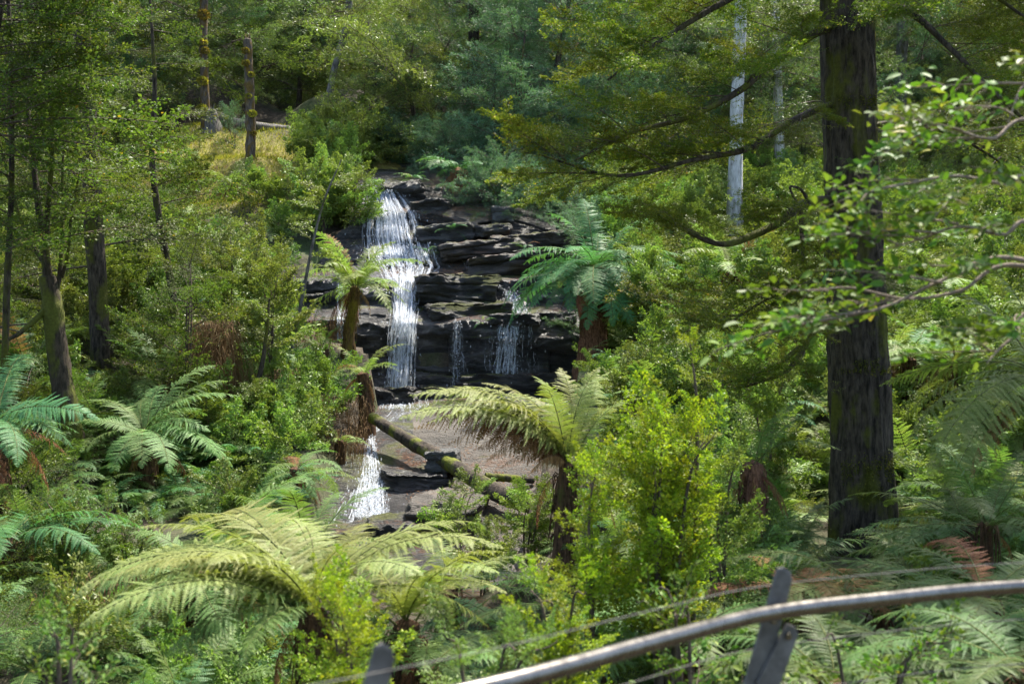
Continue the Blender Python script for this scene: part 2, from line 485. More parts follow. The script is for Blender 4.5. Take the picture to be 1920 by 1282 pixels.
# ---------------------------------------------------------------- rock face of the falls
KN = np.array([(1120, 14.5), (1040, 16.4), (960, 18.0), (900, 19.2), (850, 20.5), (800, 22.0), (768, 23.6), (750, 24.8), (735, 25.05), (605, 25.4), (592, 25.8),
               (580, 26.55), (572, 26.65), (527, 26.85), (519, 27.7), (507, 28.5), (470, 29.1), (440, 29.7), (395, 30.3), (385, 31.0), (348, 31.5), (335, 33.0), (300, 36.0)])[::-1]
def rock_depth(px, py, fine=True):
    px = np.asarray(px, float); py = np.asarray(py, float)
    q = np.stack([px / 170.0, np.zeros_like(px), py / 90.0], axis=-1)
    sh = 9.0 * vnoise(q, 5) + 4 * vnoise(q * 3.1, 9)
    tilt = (px - 870) * 0.03 * np.clip((540 - py) / 60, 0, 1)       # the upper beds dip to the left
    d = np.interp(py + sh + tilt, KN[:, 0], KN[:, 1])
    if fine:
        x = (px - CX) / F * d; z = -(py - CY) / F * d
        steep = np.clip((760 - py) / 30, 0, 1)
        bed = z * 1.35 + 0.16 * x + 0.5 * vnoise(np.stack([x * 0.6, d * 0, z * 0.6], -1), 3)
        cell = np.floor(bed)
        fr = bed - cell
        lay = _hash(cell.astype(np.int64), np.floor(x * 0.45 + cell * 0.37).astype(np.int64), np.zeros_like(cell).astype(np.int64), 4) - 0.5
        crack = np.clip(1 - np.abs(fr) / 0.07, 0, 1)
        d = d + steep * (0.26 * lay + 0.13 * crack)
        P = np.stack([x, d, z], -1)
        d = d + (0.05 + 0.09 * steep) * fbm(P * np.array([1.2, 1.2, 2.6]), 5, 11) + 0.05 * steep * np.abs(fbm(P * np.array([2.5, 2.5, 6.0]), 3, 21))
    return d

nu, nv = 420, 430
U, Vv = np.meshgrid(np.linspace(500, 1180, nu), np.linspace(306, 1118, nv))
D = rock_depth(U, Vv)
RV = np.stack([(U - CX) / F * D, D, -(Vv - CY) / F * D], -1).reshape(-1, 3)
i = np.arange(nv - 1)[:, None] * nu
j = np.arange(nu - 1)[None, :]
RQ = np.stack([i + j, i + nu + j, i + nu + j + 1, i + j + 1], -1).reshape(-1, 4)
fu = (U[:-1, :-1] + U[1:, 1:]).ravel() / 2
fv = (Vv[:-1, :-1] + Vv[1:, 1:]).ravel() / 2
wob = 18 * vnoise(np.stack([fu / 60, fv * 0, fv / 60], -1), 2)
dry = (fv > 772) & (fu + wob > 745 + (fv - 772) * 0.75) & (fu < 1300)
upper = (fv + wob * 0.6 < 520 - (fu - 800) * 0.05) & (fu + wob > 815) 
LO_K, LO_V = [300, 340, 420, 500, 600, 700, 760, 800, 900, 1000, 1100], [690, 690, 690, 590, 570, 640, 700, 690, 620, 600, 600]
HI_K, HI_V = [300, 340, 420, 500, 600, 700, 760, 900, 1000, 1100], [800, 830, 1000, 1060, 1080, 1080, 1085, 1050, 1000, 960]
keep = (fu > np.interp(fv, LO_K, LO_V) - 35) & (fu < np.interp(fv, HI_K, HI_V) + 45)
gs = [(RQ[keep & ~dry & ~upper], 0, None), (RQ[keep & dry], 1, None), (RQ[keep & upper], 2, None)]
rock = link("rock_cliff", make_mesh("rock_cliff", RV, gs, [M['rock_wet'], M['rock_dry'], M['rock_brown']], True))
tag(rock, "dark wet layered rock cliff behind the falls", None, None, "structure")

def block_mesh(name, sx, sy, sz, seed, mat, layers=2):
    """an irregular bedded block of rock, local origin at its centre"""
    n = 30
    t = np.linspace(-1, 1, n)
    V, Q = [], []
    c = 0
    for ax in range(3):
        for s in (-1, 1):
            A, B = np.meshgrid(t, t)
            P = np.zeros((n, n, 3))
            P[..., ax] = s
            P[..., (ax + 1) % 3] = A
            P[..., (ax + 2) % 3] = B
            V.append(P.reshape(-1, 3))
            i = np.arange(n - 1)[:, None] * n; j = np.arange(n - 1)[None, :]
            q = np.stack([i + j, i + j + 1, i + n + j + 1, i + n + j], -1).reshape(-1, 4) + c
            Q.append(q if s > 0 else q[:, ::-1])
            c += n * n
    V = np.concatenate(V); Q = np.concatenate(Q)
    k = 12.0
    nrm = (np.abs(V) ** k).sum(1) ** (1 / k)
    V = V / nrm[:, None]
    S = np.array([sx, sy, sz]) / 2
    W = V * S
    off = seed * 7.7
    W[:, 0] += 0.10 * sx * fbm(np.stack([W[:, 1] * 1.1 + off, W[:, 2] * 2, W[:, 0] * 0.7], -1), 3, seed)
    W[:, 1] += 0.13 * sy * fbm(np.stack([W[:, 0] * 1.3 + off, W[:, 2] * 3, W[:, 1]], -1), 4, seed + 1)
    W[:, 2] += 0.16 * sz * fbm(np.stack([W[:, 0] * 0.9 + off, W[:, 1] * 0.9, W[:, 2]], -1), 4, seed + 2)
    cr = np.abs(vnoise(np.stack([W[:, 0] * 0.3 + off, W[:, 1] * 0.3, W[:, 2] * 5.0], -1), seed + 3))
    cr = np.clip(1 - cr / 0.15, 0, 1)
    W[:, :2] -= (0.08 * cr * min(sy, sx))[:, None] * V[:, :2]
    W += 0.035 * fbm(W[:, [1, 2, 0]] * 5 + off, 4, seed + 5, 0.65)[:, None] * V
    return make_mesh(name, W, [(Q, 0, None)], [mat], True)

slabs = [  # px0, px1, py0, py1, depth of the front, thickness front to back, material, tilt, label
    (778, 938, 516, 574, 26.3, 2.2, 'rock_moss', 0.0, "flat mossy rock slab on the middle ledge"),
    (788, 962, 568, 600, 25.7, 1.8, 'rock_moss', 0.02, "thin dark ledge under the mossy slab"),
    (690, 800, 578, 606, 26.5, 1.4, 'rock_wet', 0.0, None),
    (880, 1040, 480, 522, 27.6, 2.0, 'rock_brown', 0.10, None),
    (830, 1010, 455, 490, 28.4, 1.8, 'rock_brown', 0.10, None),
    (920, 1075, 440, 474, 28.6, 1.8, 'rock_brown', 0.08, None),
    (880, 960, 425, 448, 29.2, 1.4, 'rock_moss', 0.05, None),
    (922, 962, 392, 428, 29.8, 1.0, 'rock_grey', 0.0, "pale grey boulder at the head of the cliff"),
    (790, 900, 425, 462, 29.3, 1.6, 'rock_wet', 0.08, None),
    (770, 850, 385, 424, 30.1, 1.6, 'rock_wet', 0.1, None),
    (960, 1030, 520, 560, 26.9, 1.6, 'rock_brown', 0.15, None),
    (1000, 1080, 585, 610, 25.3, 1.5, 'rock_wet', 0.0, None),
    (915, 1010, 590, 612, 25.2, 1.0, 'rock_wet', 0.0, None),
    (850, 1070, 700, 745, 24.8, 1.0, 'rock_wet', 0.02, None),
    (700, 790, 722, 762, 24.3, 1.2, 'rock_wet', 0.02, None),
    (790, 900, 722, 752, 24.6, 1.0, 'rock_wet', -0.02, None),
    (715, 840, 880, 912, 18.9, 1.0, 'rock_wet', -0.04, "dark flat slab jutting out beside the lower cascade"),
    (770, 905, 930, 1000, 17.2, 1.4, 'rock_dry', -0.05, "rounded brown boulder below the log"),
    (600, 700, 985, 1040, 16.6, 1.4, 'rock_wet', 0.05, None),
    (690, 790, 968, 1010, 16.9, 1.0, 'rock_wet', 0.0, None),
    (800, 860, 845, 880, 19.3, 0.7, 'rock_grey', 0.0, "smooth grey stone behind the log"),
    (715, 800, 345, 385, 31.2, 1.6, 'rock_wet', 0.15, None),
]
for k, (a0, a1, b0, b1, d, th, mt, tl_, lab) in enumerate(slabs):
    c = at((a0 + a1) / 2, (b0 + b1) / 2, d + th / 2)
    sx = (a1 - a0) / F * d; sz = (b1 - b0) / F * d
    o = link("rock_slab", block_mesh("rock_slab", sx, th, sz, 31 + k, M[mt]), rock, c, (0, -tl_, 0.1 * math.sin(k * 2.1)))
    if lab:
        o["label"] = lab

# ---------------------------------------------------------------- terrain
CP = [at(*t) for t in [
    # left bank, near to far
    (60, 1250, 9), (300, 1200, 11), (500, 1120, 13), (-200, 1000, 12), (10, 1010, 14), (275, 945, 17), (120, 800, 17.5), (430, 985, 15.5), (560, 950, 16.5), (600, 1010, 15.5),
    (620, 850, 19.5), (400, 800, 20.5), (190, 680, 21), (-150, 750, 18), (500, 760, 21.5), (640, 770, 21.8), (690, 800, 21.5), (545, 690, 22.5), (640, 660, 24.5), (560, 610, 26),
    (420, 560, 25), (250, 560, 26), (0, 560, 25), (450, 440, 30), (600, 470, 29), (690, 430, 31), (300, 420, 31), (50, 430, 32), (430, 390, 34), (560, 330, 35), (650, 330, 34),
    (470, 290, 36.5), (385, 240, 40), (250, 280, 38), (100, 300, 38), (520, 240, 41), (640, 260, 39), (700, 300, 36),
    # right bank
    (1130, 700, 24.2), (1090, 470, 29), (1090, 410, 31), (860, 390, 32), (960, 390, 32.5), (800, 320, 35), (950, 320, 36), (1100, 330, 36), (1170, 760, 20), (1250, 640, 22), (1350, 560, 25), (1480, 520, 28), (1380, 440, 33), (1457, 380, 38),
    (1465, 760, 18), (1350, 760, 17), (1060, 1035, 13), (1180, 960, 14), (1600, 1050, 13.6), (1420, 1030, 11.5), (1600, 1120, 11.6), (1700, 1110, 11), (1680, 1030, 13.4), (1500, 1130, 10.5), (1560, 1200, 9), (1760, 1180, 9), (1640, 960, 15.2), (1750, 880, 15.5), (1900, 1010, 11), (1700, 690, 19), (1850, 600, 22), (1850, 450, 30), (1680, 420, 33), (2100, 700, 15), (2300, 400, 25),
    # back slopes
    (885, 220, 43), (1000, 150, 48), (650, 170, 45), (380, 150, 47), (100, 170, 46), (1300, 250, 44), (1600, 250, 44), (1850, 250, 42), (2100, 200, 40),
    (960, 20, 60), (500, 20, 60), (100, 20, 58), (1400, 60, 56), (1800, 60, 54), (-300, 200, 45), (960, -200, 80), (200, -200, 80), (1700, -200, 76),
]]
CP += [np.array(t, float) for t in [
    (0, 1, -1.95), (2.5, 2, -1.95), (-2.5, 0.5, -2.0), (0.5, 3.6, -2.1), (3, 4.5, -2.2), (5, 4, -1.9), (-2, 3.5, -2.6), (-5, 4, -2.7), (0, 5.5, -2.9), (3.2, 6.5, -2.75), (-1.5, 7, -3.5), (1.2, 8.5, -3.6), (4.5, 8.8, -2.8), (6.5, 8, -2.1),
    (-3.5, 8, -3.4), (-1.2, 10.5, -4.0), (0.8, 12, -4.1), (-2, 13, -3.9), (-0.6, 14.3, -3.6), (0, -8, -1.9), (-12, 2, -1.5), (12, 2, -0.8), (-14, 8, -1.8), (14, 10, -0.5), (30, 0, 2), (-30, 0, 0), (-40, 30, 6), (40, 30, 9), (50, 80, 36), (-50, 80, 36), (0, 105, 52),
    (0, -25, -1.5), (-45, -20, 1), (45, -20, 4), (-70, 110, 60), (70, 110, 60), (0, 120, 62), (70, 40, 22), (-70, 40, 20)]]
CP = np.array(CP)
def ground_z(x, y, detail=True):
    x = np.atleast_1d(np.asarray(x, float)); y = np.atleast_1d(np.asarray(y, float))
    z = np.zeros_like(x)
    for s in range(0, len(x), 20000):
        xs, ys = x[s:s + 20000], y[s:s + 20000]
        r2 = (xs[:, None] - CP[None, :, 0]) ** 2 + (ys[:, None] - CP[None, :, 1]) ** 2
        w = 1 / (r2 + 0.35) ** 1.6
        z[s:s + 20000] = (w * CP[None, :, 2]).sum(1) / w.sum(1)
    if detail:
        z = z + 0.10 * fbm(np.stack([x * 0.8, y * 0.8, x * 0], -1), 3, 77)
    # the ground passes beneath the rock cliff and the stream bed
    yy = np.maximum(y, 0.5)
    px = CX + F * x / yy
    pyr = np.interp(yy, KN[::-1][:, 1], KN[::-1][:, 0])
    lo = np.interp(pyr, LO_K, LO_V)
    hi = np.interp(pyr, HI_K, HI_V)
    ins = np.clip((px - lo + 10) / 30, 0, 1) * np.clip((hi + 10 - px) / 30, 0, 1) * ((yy > 14.6) & (yy < 35))
    zr = -(pyr - CY) / F * yy - 0.7
    return np.where(ins > 0, z * (1 - ins) + np.minimum(z, zr) * ins, z)

gx = np.concatenate([np.linspace(-75, -24, 40), np.linspace(-23.6, 23.6, 240), np.linspace(24, 75, 40)])
gy = np.concatenate([np.linspace(-30, -1, 20), np.linspace(-0.7, 46, 230), np.linspace(46.5, 122, 80)])
GX, GY = np.meshgrid(gx, gy)
GZ = ground_z(GX.ravel(), GY.ravel())
n_, m_ = len(gx), len(gy)
i = np.arange(m_ - 1)[:, None] * n_
j = np.arange(n_ - 1)[None, :]
ground = link("ground", make_mesh("ground", np.stack([GX.ravel(), GY.ravel(), GZ], -1), [(np.stack([i + j, i + j + 1, i + n_ + j + 1, i + n_ + j], -1).reshape(-1, 4), 0, None)], [M['ground']], True))
tag(ground, kind="structure")

def gpt(px, d):
    """ground point in the direction px at depth d"""
    x = (px - CX) / F * d
    return np.array([x, d, ground_z(x, d)[0]])

# ---------------------------------------------------------------- water
def strands(g, rng, left, right, py0, py1, n, w=(0.003, 0.012), lift=(0.02, 0.10), seg=9, broken=0.5, sway=6, bias=0.0, ln=(0.05, 0.35), clump=True):
    """left/right: functions py -> px of the fall's edges; many short broken threads that follow the rock"""
    y0 = py0 + (py1 - py0) * rng.random(n) ** (1.0 + bias)
    y1 = np.minimum(py1, y0 + (py1 - py0) * rng.uniform(*ln, n))
    ok = y1 - y0 > 3
    y0, y1 = y0[ok], y1[ok]
    n = len(y0)
    t = np.clip(rng.beta(1.8, 1.8, n) * 1.16 - 0.08, -0.06, 1.06)[:, None]
    if clump:
        t = t + 0.035 * np.sin(t * 37 + 1.0) + 0.03 * np.sin(t * 83)
    ys = y0[:, None] + (y1 - y0)[:, None] * np.linspace(0, 1, seg)[None]
    xs = left(ys) * (1 - t) + right(ys) * t + sway * 0.25 * np.cumsum(rng.normal(0, 0.35, (n, seg)), axis=1)
    d = rock_depth(xs, ys)
    dp = np.pad(d, ((0, 0), (2, 2)), mode='edge')
    d = np.minimum(d, sum(dp[:, q:q + seg] for q in range(5)) / 5) - rng.uniform(*lift, n)[:, None]
    P = np.stack([(xs - CX) / F * d, d, -(ys - CY) / F * d], -1)
    ww = rng.uniform(*w, n)[:, None] * np.sin(np.linspace(0.25, math.pi - 0.12, seg))[None] * rng.uniform(0.4, 1.3, (n, seg))
    side = (np.array([1.0, 0, 0]) + rng.normal(0, 0.25, (n, 3)))[:, None, :]
    L = P - side * ww[..., None]; R = P + side * ww[..., None]
    Mi = P.copy(); Mi[..., 1] -= ww * 0.8
    V = np.concatenate([L, Mi, R], axis=1).reshape(-1, 3)
    q = np.arange(seg - 1)
    Q = np.concatenate([np.stack([q, q + 1, q + 1 + seg, q + seg], -1), np.stack([q + seg, q + seg + 1, q + 1 + 2 * seg, q + 2 * seg], -1)])
    Q = (np.arange(n)[:, None, None] * 3 * seg + Q[None]).reshape(-1, 4)
    r = np.tile(np.clip(rng.random((n, 1)) * 0.6 + rng.uniform(0, 0.5, (n, seg - 1)), 0, 1), (1, 2)).ravel()
    keep = np.tile(rng.random((n, seg - 1)) > broken * 0.35, (1, 2)).ravel()
    g.add(V, Q[keep], 0, r[keep])

OCT = np.array([(1, 0, 0), (-1, 0, 0), (0, 1, 0), (0, -1, 0), (0, 0, 1), (0, 0, -1)], float)
OF = np.array([(0, 2, 4), (2, 1, 4), (1, 3, 4), (3, 0, 4), (2, 0, 5), (1, 2, 5), (3, 1, 5), (0, 3, 5)])
def drops(g, rng, left, right, py0, py1, n, r=(0.004, 0.016), lift=(0.03, 0.25)):
    ys = rng.uniform(py0, py1, n)
    t = rng.normal(0.5, 0.33, n)
    xs = left(ys) * (1 - t) + right(ys) * t
    d = rock_depth(xs, ys) - rng.uniform(*lift, n)
    P = np.stack([(xs - CX) / F * d, d, -(ys - CY) / F * d], -1)
    rr = rng.uniform(*r, n) ** 1.0
    st = np.ones((n, 3)); st[:, 2] = rng.uniform(0.8, 2.5, n)
    V = P[:, None, :] + OCT[None] * (rr[:, None] * st)[:, None, :]
    Fa = (np.arange(n)[:, None, None] * 6 + OF[None]).reshape(-1, 3)
    g.add(V.reshape(-1, 3), Fa, 0, np.repeat(rng.uniform(0.4, 1, n), 8))

def lerp(ks, vs):
    return lambda y: np.interp(y, ks, vs)
rng = rng_of(5)
def fall(name, label, parts):
    g = Geo()
    for p_ in parts:
        L, R = lerp(*p_['l']), lerp(*p_['r'])
        strands(g, rng, L, R, p_['y'][0], p_['y'][1], p_['n'], **p_.get('k', {}))
        if p_.get('drops'):
            drops(g, rng, L, R, p_['y'][0], p_['y'][1], p_['drops'])
    o = link(name, g.mesh(name, [M['water']], True))
    tag(o, label, None, None, "structure")
    return o
fall("waterfall", "main white waterfall spreading over the upper rock and dropping to the ledge", [
    dict(l=([330, 380, 440, 490], [696, 690, 684, 688]), r=([330, 360, 400, 440, 490], [716, 750, 778, 790, 806]), y=(334, 490), n=760, drops=600, k=dict(ln=(0.10, 0.55))),
    dict(l=([330, 380, 440, 500], [699, 704, 704, 716]), r=([330, 360, 400, 500], [712, 736, 752, 770]), y=(334, 500), n=330, k=dict(w=(0.004, 0.016), ln=(0.12, 0.5))),
    dict(l=([460, 530], [690, 728]), r=([460, 500, 530], [802, 818, 800]), y=(460, 530), n=460, drops=500, k=dict(w=(0.005, 0.022), ln=(0.1, 0.5))),
])
fall("waterfall", "long narrow plume of the main waterfall falling from the ledge past the fern", [
    dict(l=([500, 600, 740], [738, 733, 722]), r=([500, 600, 660, 740], [784, 781, 776, 774]), y=(505, 745), n=640, drops=500, k=dict(lift=(0.12, 0.4), ln=(0.06, 0.35))),
    dict(l=([500, 600, 750], [744, 741, 730]), r=([500, 600, 750], [776, 773, 764]), y=(510, 750), n=380, drops=300, k=dict(lift=(0.12, 0.35), w=(0.003, 0.015), ln=(0.06, 0.3))),
    dict(l=([720, 765], [706, 690]), r=([720, 765], [786, 800]), y=(722, 766), n=260, drops=380, k=dict(ln=(0.15, 0.5))),
])
fall("waterfall", "thin trickle down the middle of the dark lower rock face", [
    dict(l=([595, 725], [852, 842]), r=([595, 660, 725], [866, 868, 880]), y=(594, 735), n=130, drops=100, k=dict(w=(0.002, 0.008), ln=(0.08, 0.4))),
])
fall("waterfall", "fan of thin water beneath the leaning ledge on the lower cliff", [
    dict(l=([540, 600], [946, 958]), r=([540, 600], [964, 1004]), y=(546, 604), n=330, drops=160, k=dict(w=(0.003, 0.014))),
    dict(l=([590, 750], [942, 922]), r=([590, 650, 750], [974, 970, 966]), y=(590, 750), n=380, drops=240, k=dict(w=(0.002, 0.011), ln=(0.08, 0.45))),
    dict(l=([590, 640], [912, 914]), r=([590, 640], [1010, 1000]), y=(592, 700), n=120, drops=120, k=dict(w=(0.002, 0.007), ln=(0.1, 0.4))),
])
fall("waterfall", "faint trickle across the brown upper rock beds", [
    dict(l=([465, 515], [862, 874]), r=([465, 515], [870, 898]), y=(464, 516), n=90, drops=40, k=dict(w=(0.003, 0.011))),
    dict(l=([516, 545], [890, 940]), r=([516, 545], [915, 962]), y=(516, 548), n=50, drops=20, k=dict(w=(0.003, 0.011))),
])
fall("waterfall", "slender side trickle behind the trunk of the fern beside the falls", [
    dict(l=([520, 650], [632, 630]), r=([520, 650], [648, 646]), y=(524, 650), n=140, drops=50, k=dict(w=(0.003, 0.012))),
])
fall("waterfall", "small white cascade sliding down the bottom rock slab below the log", [
    dict(l=([800, 850, 900, 960], [690, 684, 676, 662]), r=([800, 850, 900, 960], [698, 708, 720, 728]), y=(800, 970), n=330, drops=360, k=dict(lift=(0.01, 0.06), ln=(0.05, 0.3))),
    dict(l=([880, 970], [684, 664]), r=([880, 970], [716, 726]), y=(885, 968), n=200, drops=300, k=dict(w=(0.003, 0.015), lift=(0.02, 0.08), ln=(0.1, 0.4))),
    dict(l=([900, 1020], [664, 588]), r=([900, 960, 1020], [700, 722, 716]), y=(915, 1025), n=200, drops=220, k=dict(w=(0.003, 0.010), lift=(0.005, 0.03), ln=(0.06, 0.3))),
    dict(l=([840, 960], [650, 600]), r=([840, 960], [684, 672]), y=(845, 975), n=60, k=dict(w=(0.002, 0.005), lift=(0.004, 0.015), ln=(0.03, 0.12))),
    dict(l=([760, 812], [735, 690]), r=([760, 812], [800, 702]), y=(755, 815), n=150, drops=40, k=dict(w=(0.002, 0.008), lift=(0.005, 0.02))),
])

# ---------------------------------------------------------------- leaves, branches and fronds
def leaves(g, P, D_, N_, l, w, mi, rnd, shape='rhomb', fold=0.18):
    n = len(P)
    D_ = D_ / (np.linalg.norm(D_, axis=1, keepdims=True) + 1e-9)
    S = np.cross(N_, D_)
    S /= np.linalg.norm(S, axis=1, keepdims=True) + 1e-9
    N_ = np.cross(D_, S)
    l = np.broadcast_to(l, n)[:, None]; w = np.broadcast_to(w, n)[:, None]
    if shape == 'rhomb':
        V = np.stack([P, P + D_ * l * 0.45 + S * w * 0.5 + N_ * w * fold, P + D_ * l, P + D_ * l * 0.45 - S * w * 0.5 + N_ * w * fold], 1)
        Q = np.arange(n)[:, None] * 4 + np.arange(4)[None]
        g.add(V.reshape(-1, 3), Q, mi, rnd)
    else:
        tip = P + D_ * l - N_ * l * 0.10
        V = np.stack([P, P + D_ * l * 0.28 + S * w * 0.45 + N_ * w * fold, P + D_ * l * 0.68 + S * w * 0.42 + N_ * w * fold * 0.7, tip,
                      P + D_ * l * 0.68 - S * w * 0.42 + N_ * w * fold * 0.7, P + D_ * l * 0.28 - S * w * 0.45 + N_ * w * fold, P + D_ * l * 0.5 + N_ * l * 0.02], 1)
        b_ = np.arange(n)[:, None] * 7
        # two halves: 0-1-2-3-6 and 0-6-3-4-5 as pentagons
        Q = np.concatenate([b_ + np.array([[0, 1, 2, 3, 6]]), b_ + np.array([[0, 6, 3, 4, 5]])])
        g.add(V.reshape(-1, 3), Q, mi, np.concatenate([rnd, rnd]))

def branch_geo(g, rng, L=2.0, spread=0.75, n1=12, n2=6, leaf=(0.03, 0.016), per=9, flat=0.25, droop=0.15, up=0.0, shape='rhomb', tuft=0.0, wood=True, r0=0.012, jitter=0.5, clump=0):
    """a leafy branch along +X: main axis, side twigs, second twigs and their leaves"""
    def axis(t):
        t = np.asarray(t)
        return np.stack([t * L, 0.06 * L * np.sin(t * 3.1 + ph), up * L * t - droop * L * t ** 2], -1)
    ph = rng.uniform(0, 6)
    if wood:
        tube(g, axis(np.linspace(0, 1, 8)), [r0, r0 * 0.25], 5, 10, 0)
    tips = []
    for k in range(n1):
        t = 0.12 + 0.88 * (k + rng.uniform(0, 0.8)) / n1
        s = 1 if k % 2 else -1
        base = axis(t)
        ang = s * rng.uniform(0.55, 1.15)
        l1 = L * spread * 0.5 * (1.05 - t * 0.75) * rng.uniform(0.6, 1.15)
        d1 = np.array([math.cos(ang), math.sin(ang), rng.normal(0.05, flat) - droop * 0.5])
        e = base + d1 * l1 - np.array([0, 0, droop * l1 * 0.4])
        if wood:
            tube(g, [base, (base + e) / 2 + np.array([0, 0, 0.03 * l1]), e], [r0 * 0.4, r0 * 0.12], 3, 4, 0, cap=False)
        tips.append((base, e, 1.0))
        for q in range(n2):
            u = (q + rng.uniform(0.2, 1)) / n2
            b2 = base * (1 - u) + e * u
            a2 = ang + (1 if q % 2 else -1) * rng.uniform(0.5, 1.1)
            l2 = l1 * 0.5 * (1.1 - u * 0.6) * rng.uniform(0.6, 1.2)
            e2 = b2 + np.array([math.cos(a2), math.sin(a2), rng.normal(0.05, flat) - droop * 0.6]) * l2
            tips.append((b2, e2, 0.9))
            if wood and n1 * n2 < 90:
                tube(g, [b2, e2], [r0 * 0.15, r0 * 0.08], 3, 2, 0, cap=False)
    A = np.array([t_[0] for t_ in tips]); B = np.array([t_[1] for t_ in tips])
    nt_ = len(tips)
    u = np.tile((np.arange(per) + 0.5) / per, nt_) + rng.uniform(-0.5, 0.5, nt_ * per) / per
    if tuft:
        u = u ** (1 - tuft)
    A_, B_ = np.repeat(A, per, 0), np.repeat(B, per, 0)
    P = A_ * (1 - u[:, None]) + B_ * u[:, None]
    n = len(P)
    ax = (B_ - A_) / (np.linalg.norm(B_ - A_, axis=1, keepdims=True) + 1e-9)
    sd = np.cross(ax, np.array([0, 0, 1.0])) * np.where(np.arange(n) % 2, 1, -1)[:, None]
    D_ = ax * rng.uniform(0.3, 0.9, (n, 1)) + sd * rng.uniform(0.5, 1, (n, 1)) + rng.normal(0, jitter * 0.6, (n, 3))
    N_ = np.array([0, 0, 1.0]) + rng.normal(0, jitter, (n, 3))
    P = P + rng.normal(0, 0.006 + leaf[0] * 0.25, (n, 3))
    sz = rng.uniform(0.65, 1.25, n)
    leaves(g, P, D_, N_, leaf[0] * sz, leaf[1] * sz * rng.uniform(0.8, 1.15, n), 1, np.clip(rng.beta(2, 2.4, n) + 0.25 * (np.repeat(rng.random(nt_), per) - 0.5), 0, 1), shape)

BR = {
    'myrtle': dict(L=2.0, n1=16, n2=8, leaf=(0.040, 0.022), per=20, flat=0.30, droop=0.14, spread=0.95, r0=0.014),
    'myrtle_far': dict(L=2.0, n1=13, n2=6, leaf=(0.055, 0.032), per=12, flat=0.34, droop=0.12, spread=0.95, r0=0.016),
    'wattle': dict(L=2.0, n1=13, n2=6, leaf=(0.085, 0.014), per=15, flat=0.45, droop=0.06, up=0.12, spread=0.9, tuft=0.35, jitter=0.9, r0=0.018),
    'gum': dict(L=2.2, n1=11, n2=5, leaf=(0.11, 0.022), per=11, flat=0.5, droop=0.2, spread=0.9, jitter=0.9, r0=0.018),
    'shrub': dict(L=1.2, n1=9, n2=5, leaf=(0.085, 0.036), per=7, flat=0.4, droop=0.05, up=0.1, shape='oval', spread=0.9, jitter=0.55, r0=0.009),
    'bright': dict(L=0.9, n1=10, n2=4, leaf=(0.050, 0.026), per=7, flat=0.35, droop=0.0, up=0.15, shape='oval', spread=0.8, jitter=0.6, r0=0.006),
    'bigleaf': dict(L=0.7, n1=7, n2=1, leaf=(0.085, 0.040), per=3, flat=0.3, droop=0.1, shape='oval', spread=0.7, jitter=0.6, r0=0.008),
}
NV = 4
_bcache = {}
def branch_mesh(kind, mat, v, wood='twig'):
    key = (kind, mat, v, wood)
    if key not in _bcache:
        base = (kind, None, v, None)
        if base not in _bcache:
            g = Geo()
            branch_geo(g, rng_of(1000 + 31 * v + sum(map(ord, kind))), **BR[kind])
            _bcache[base] = g.mesh(kind + "_branch", [M['twig'], M['myrtle']])
        me = _bcache[base].copy()
        me.materials[0] = M[wood]
        me.materials[1] = M[mat]
        _bcache[key] = me
    return _bcache[key]

def rot_of(az, el, roll=0.0):
    return (roll, -el, az)

def add_branch(tree, rng, kind, mat, p, az, el, s, wood='twig', roll=None):
    o = link("branch", branch_mesh(kind, mat, int(rng.integers(NV)), wood), tree, np.asarray(p) - np.array(tree.location), rot_of(az, el, rng.normal(0, 0.25) if roll is None else roll), s)
    return o

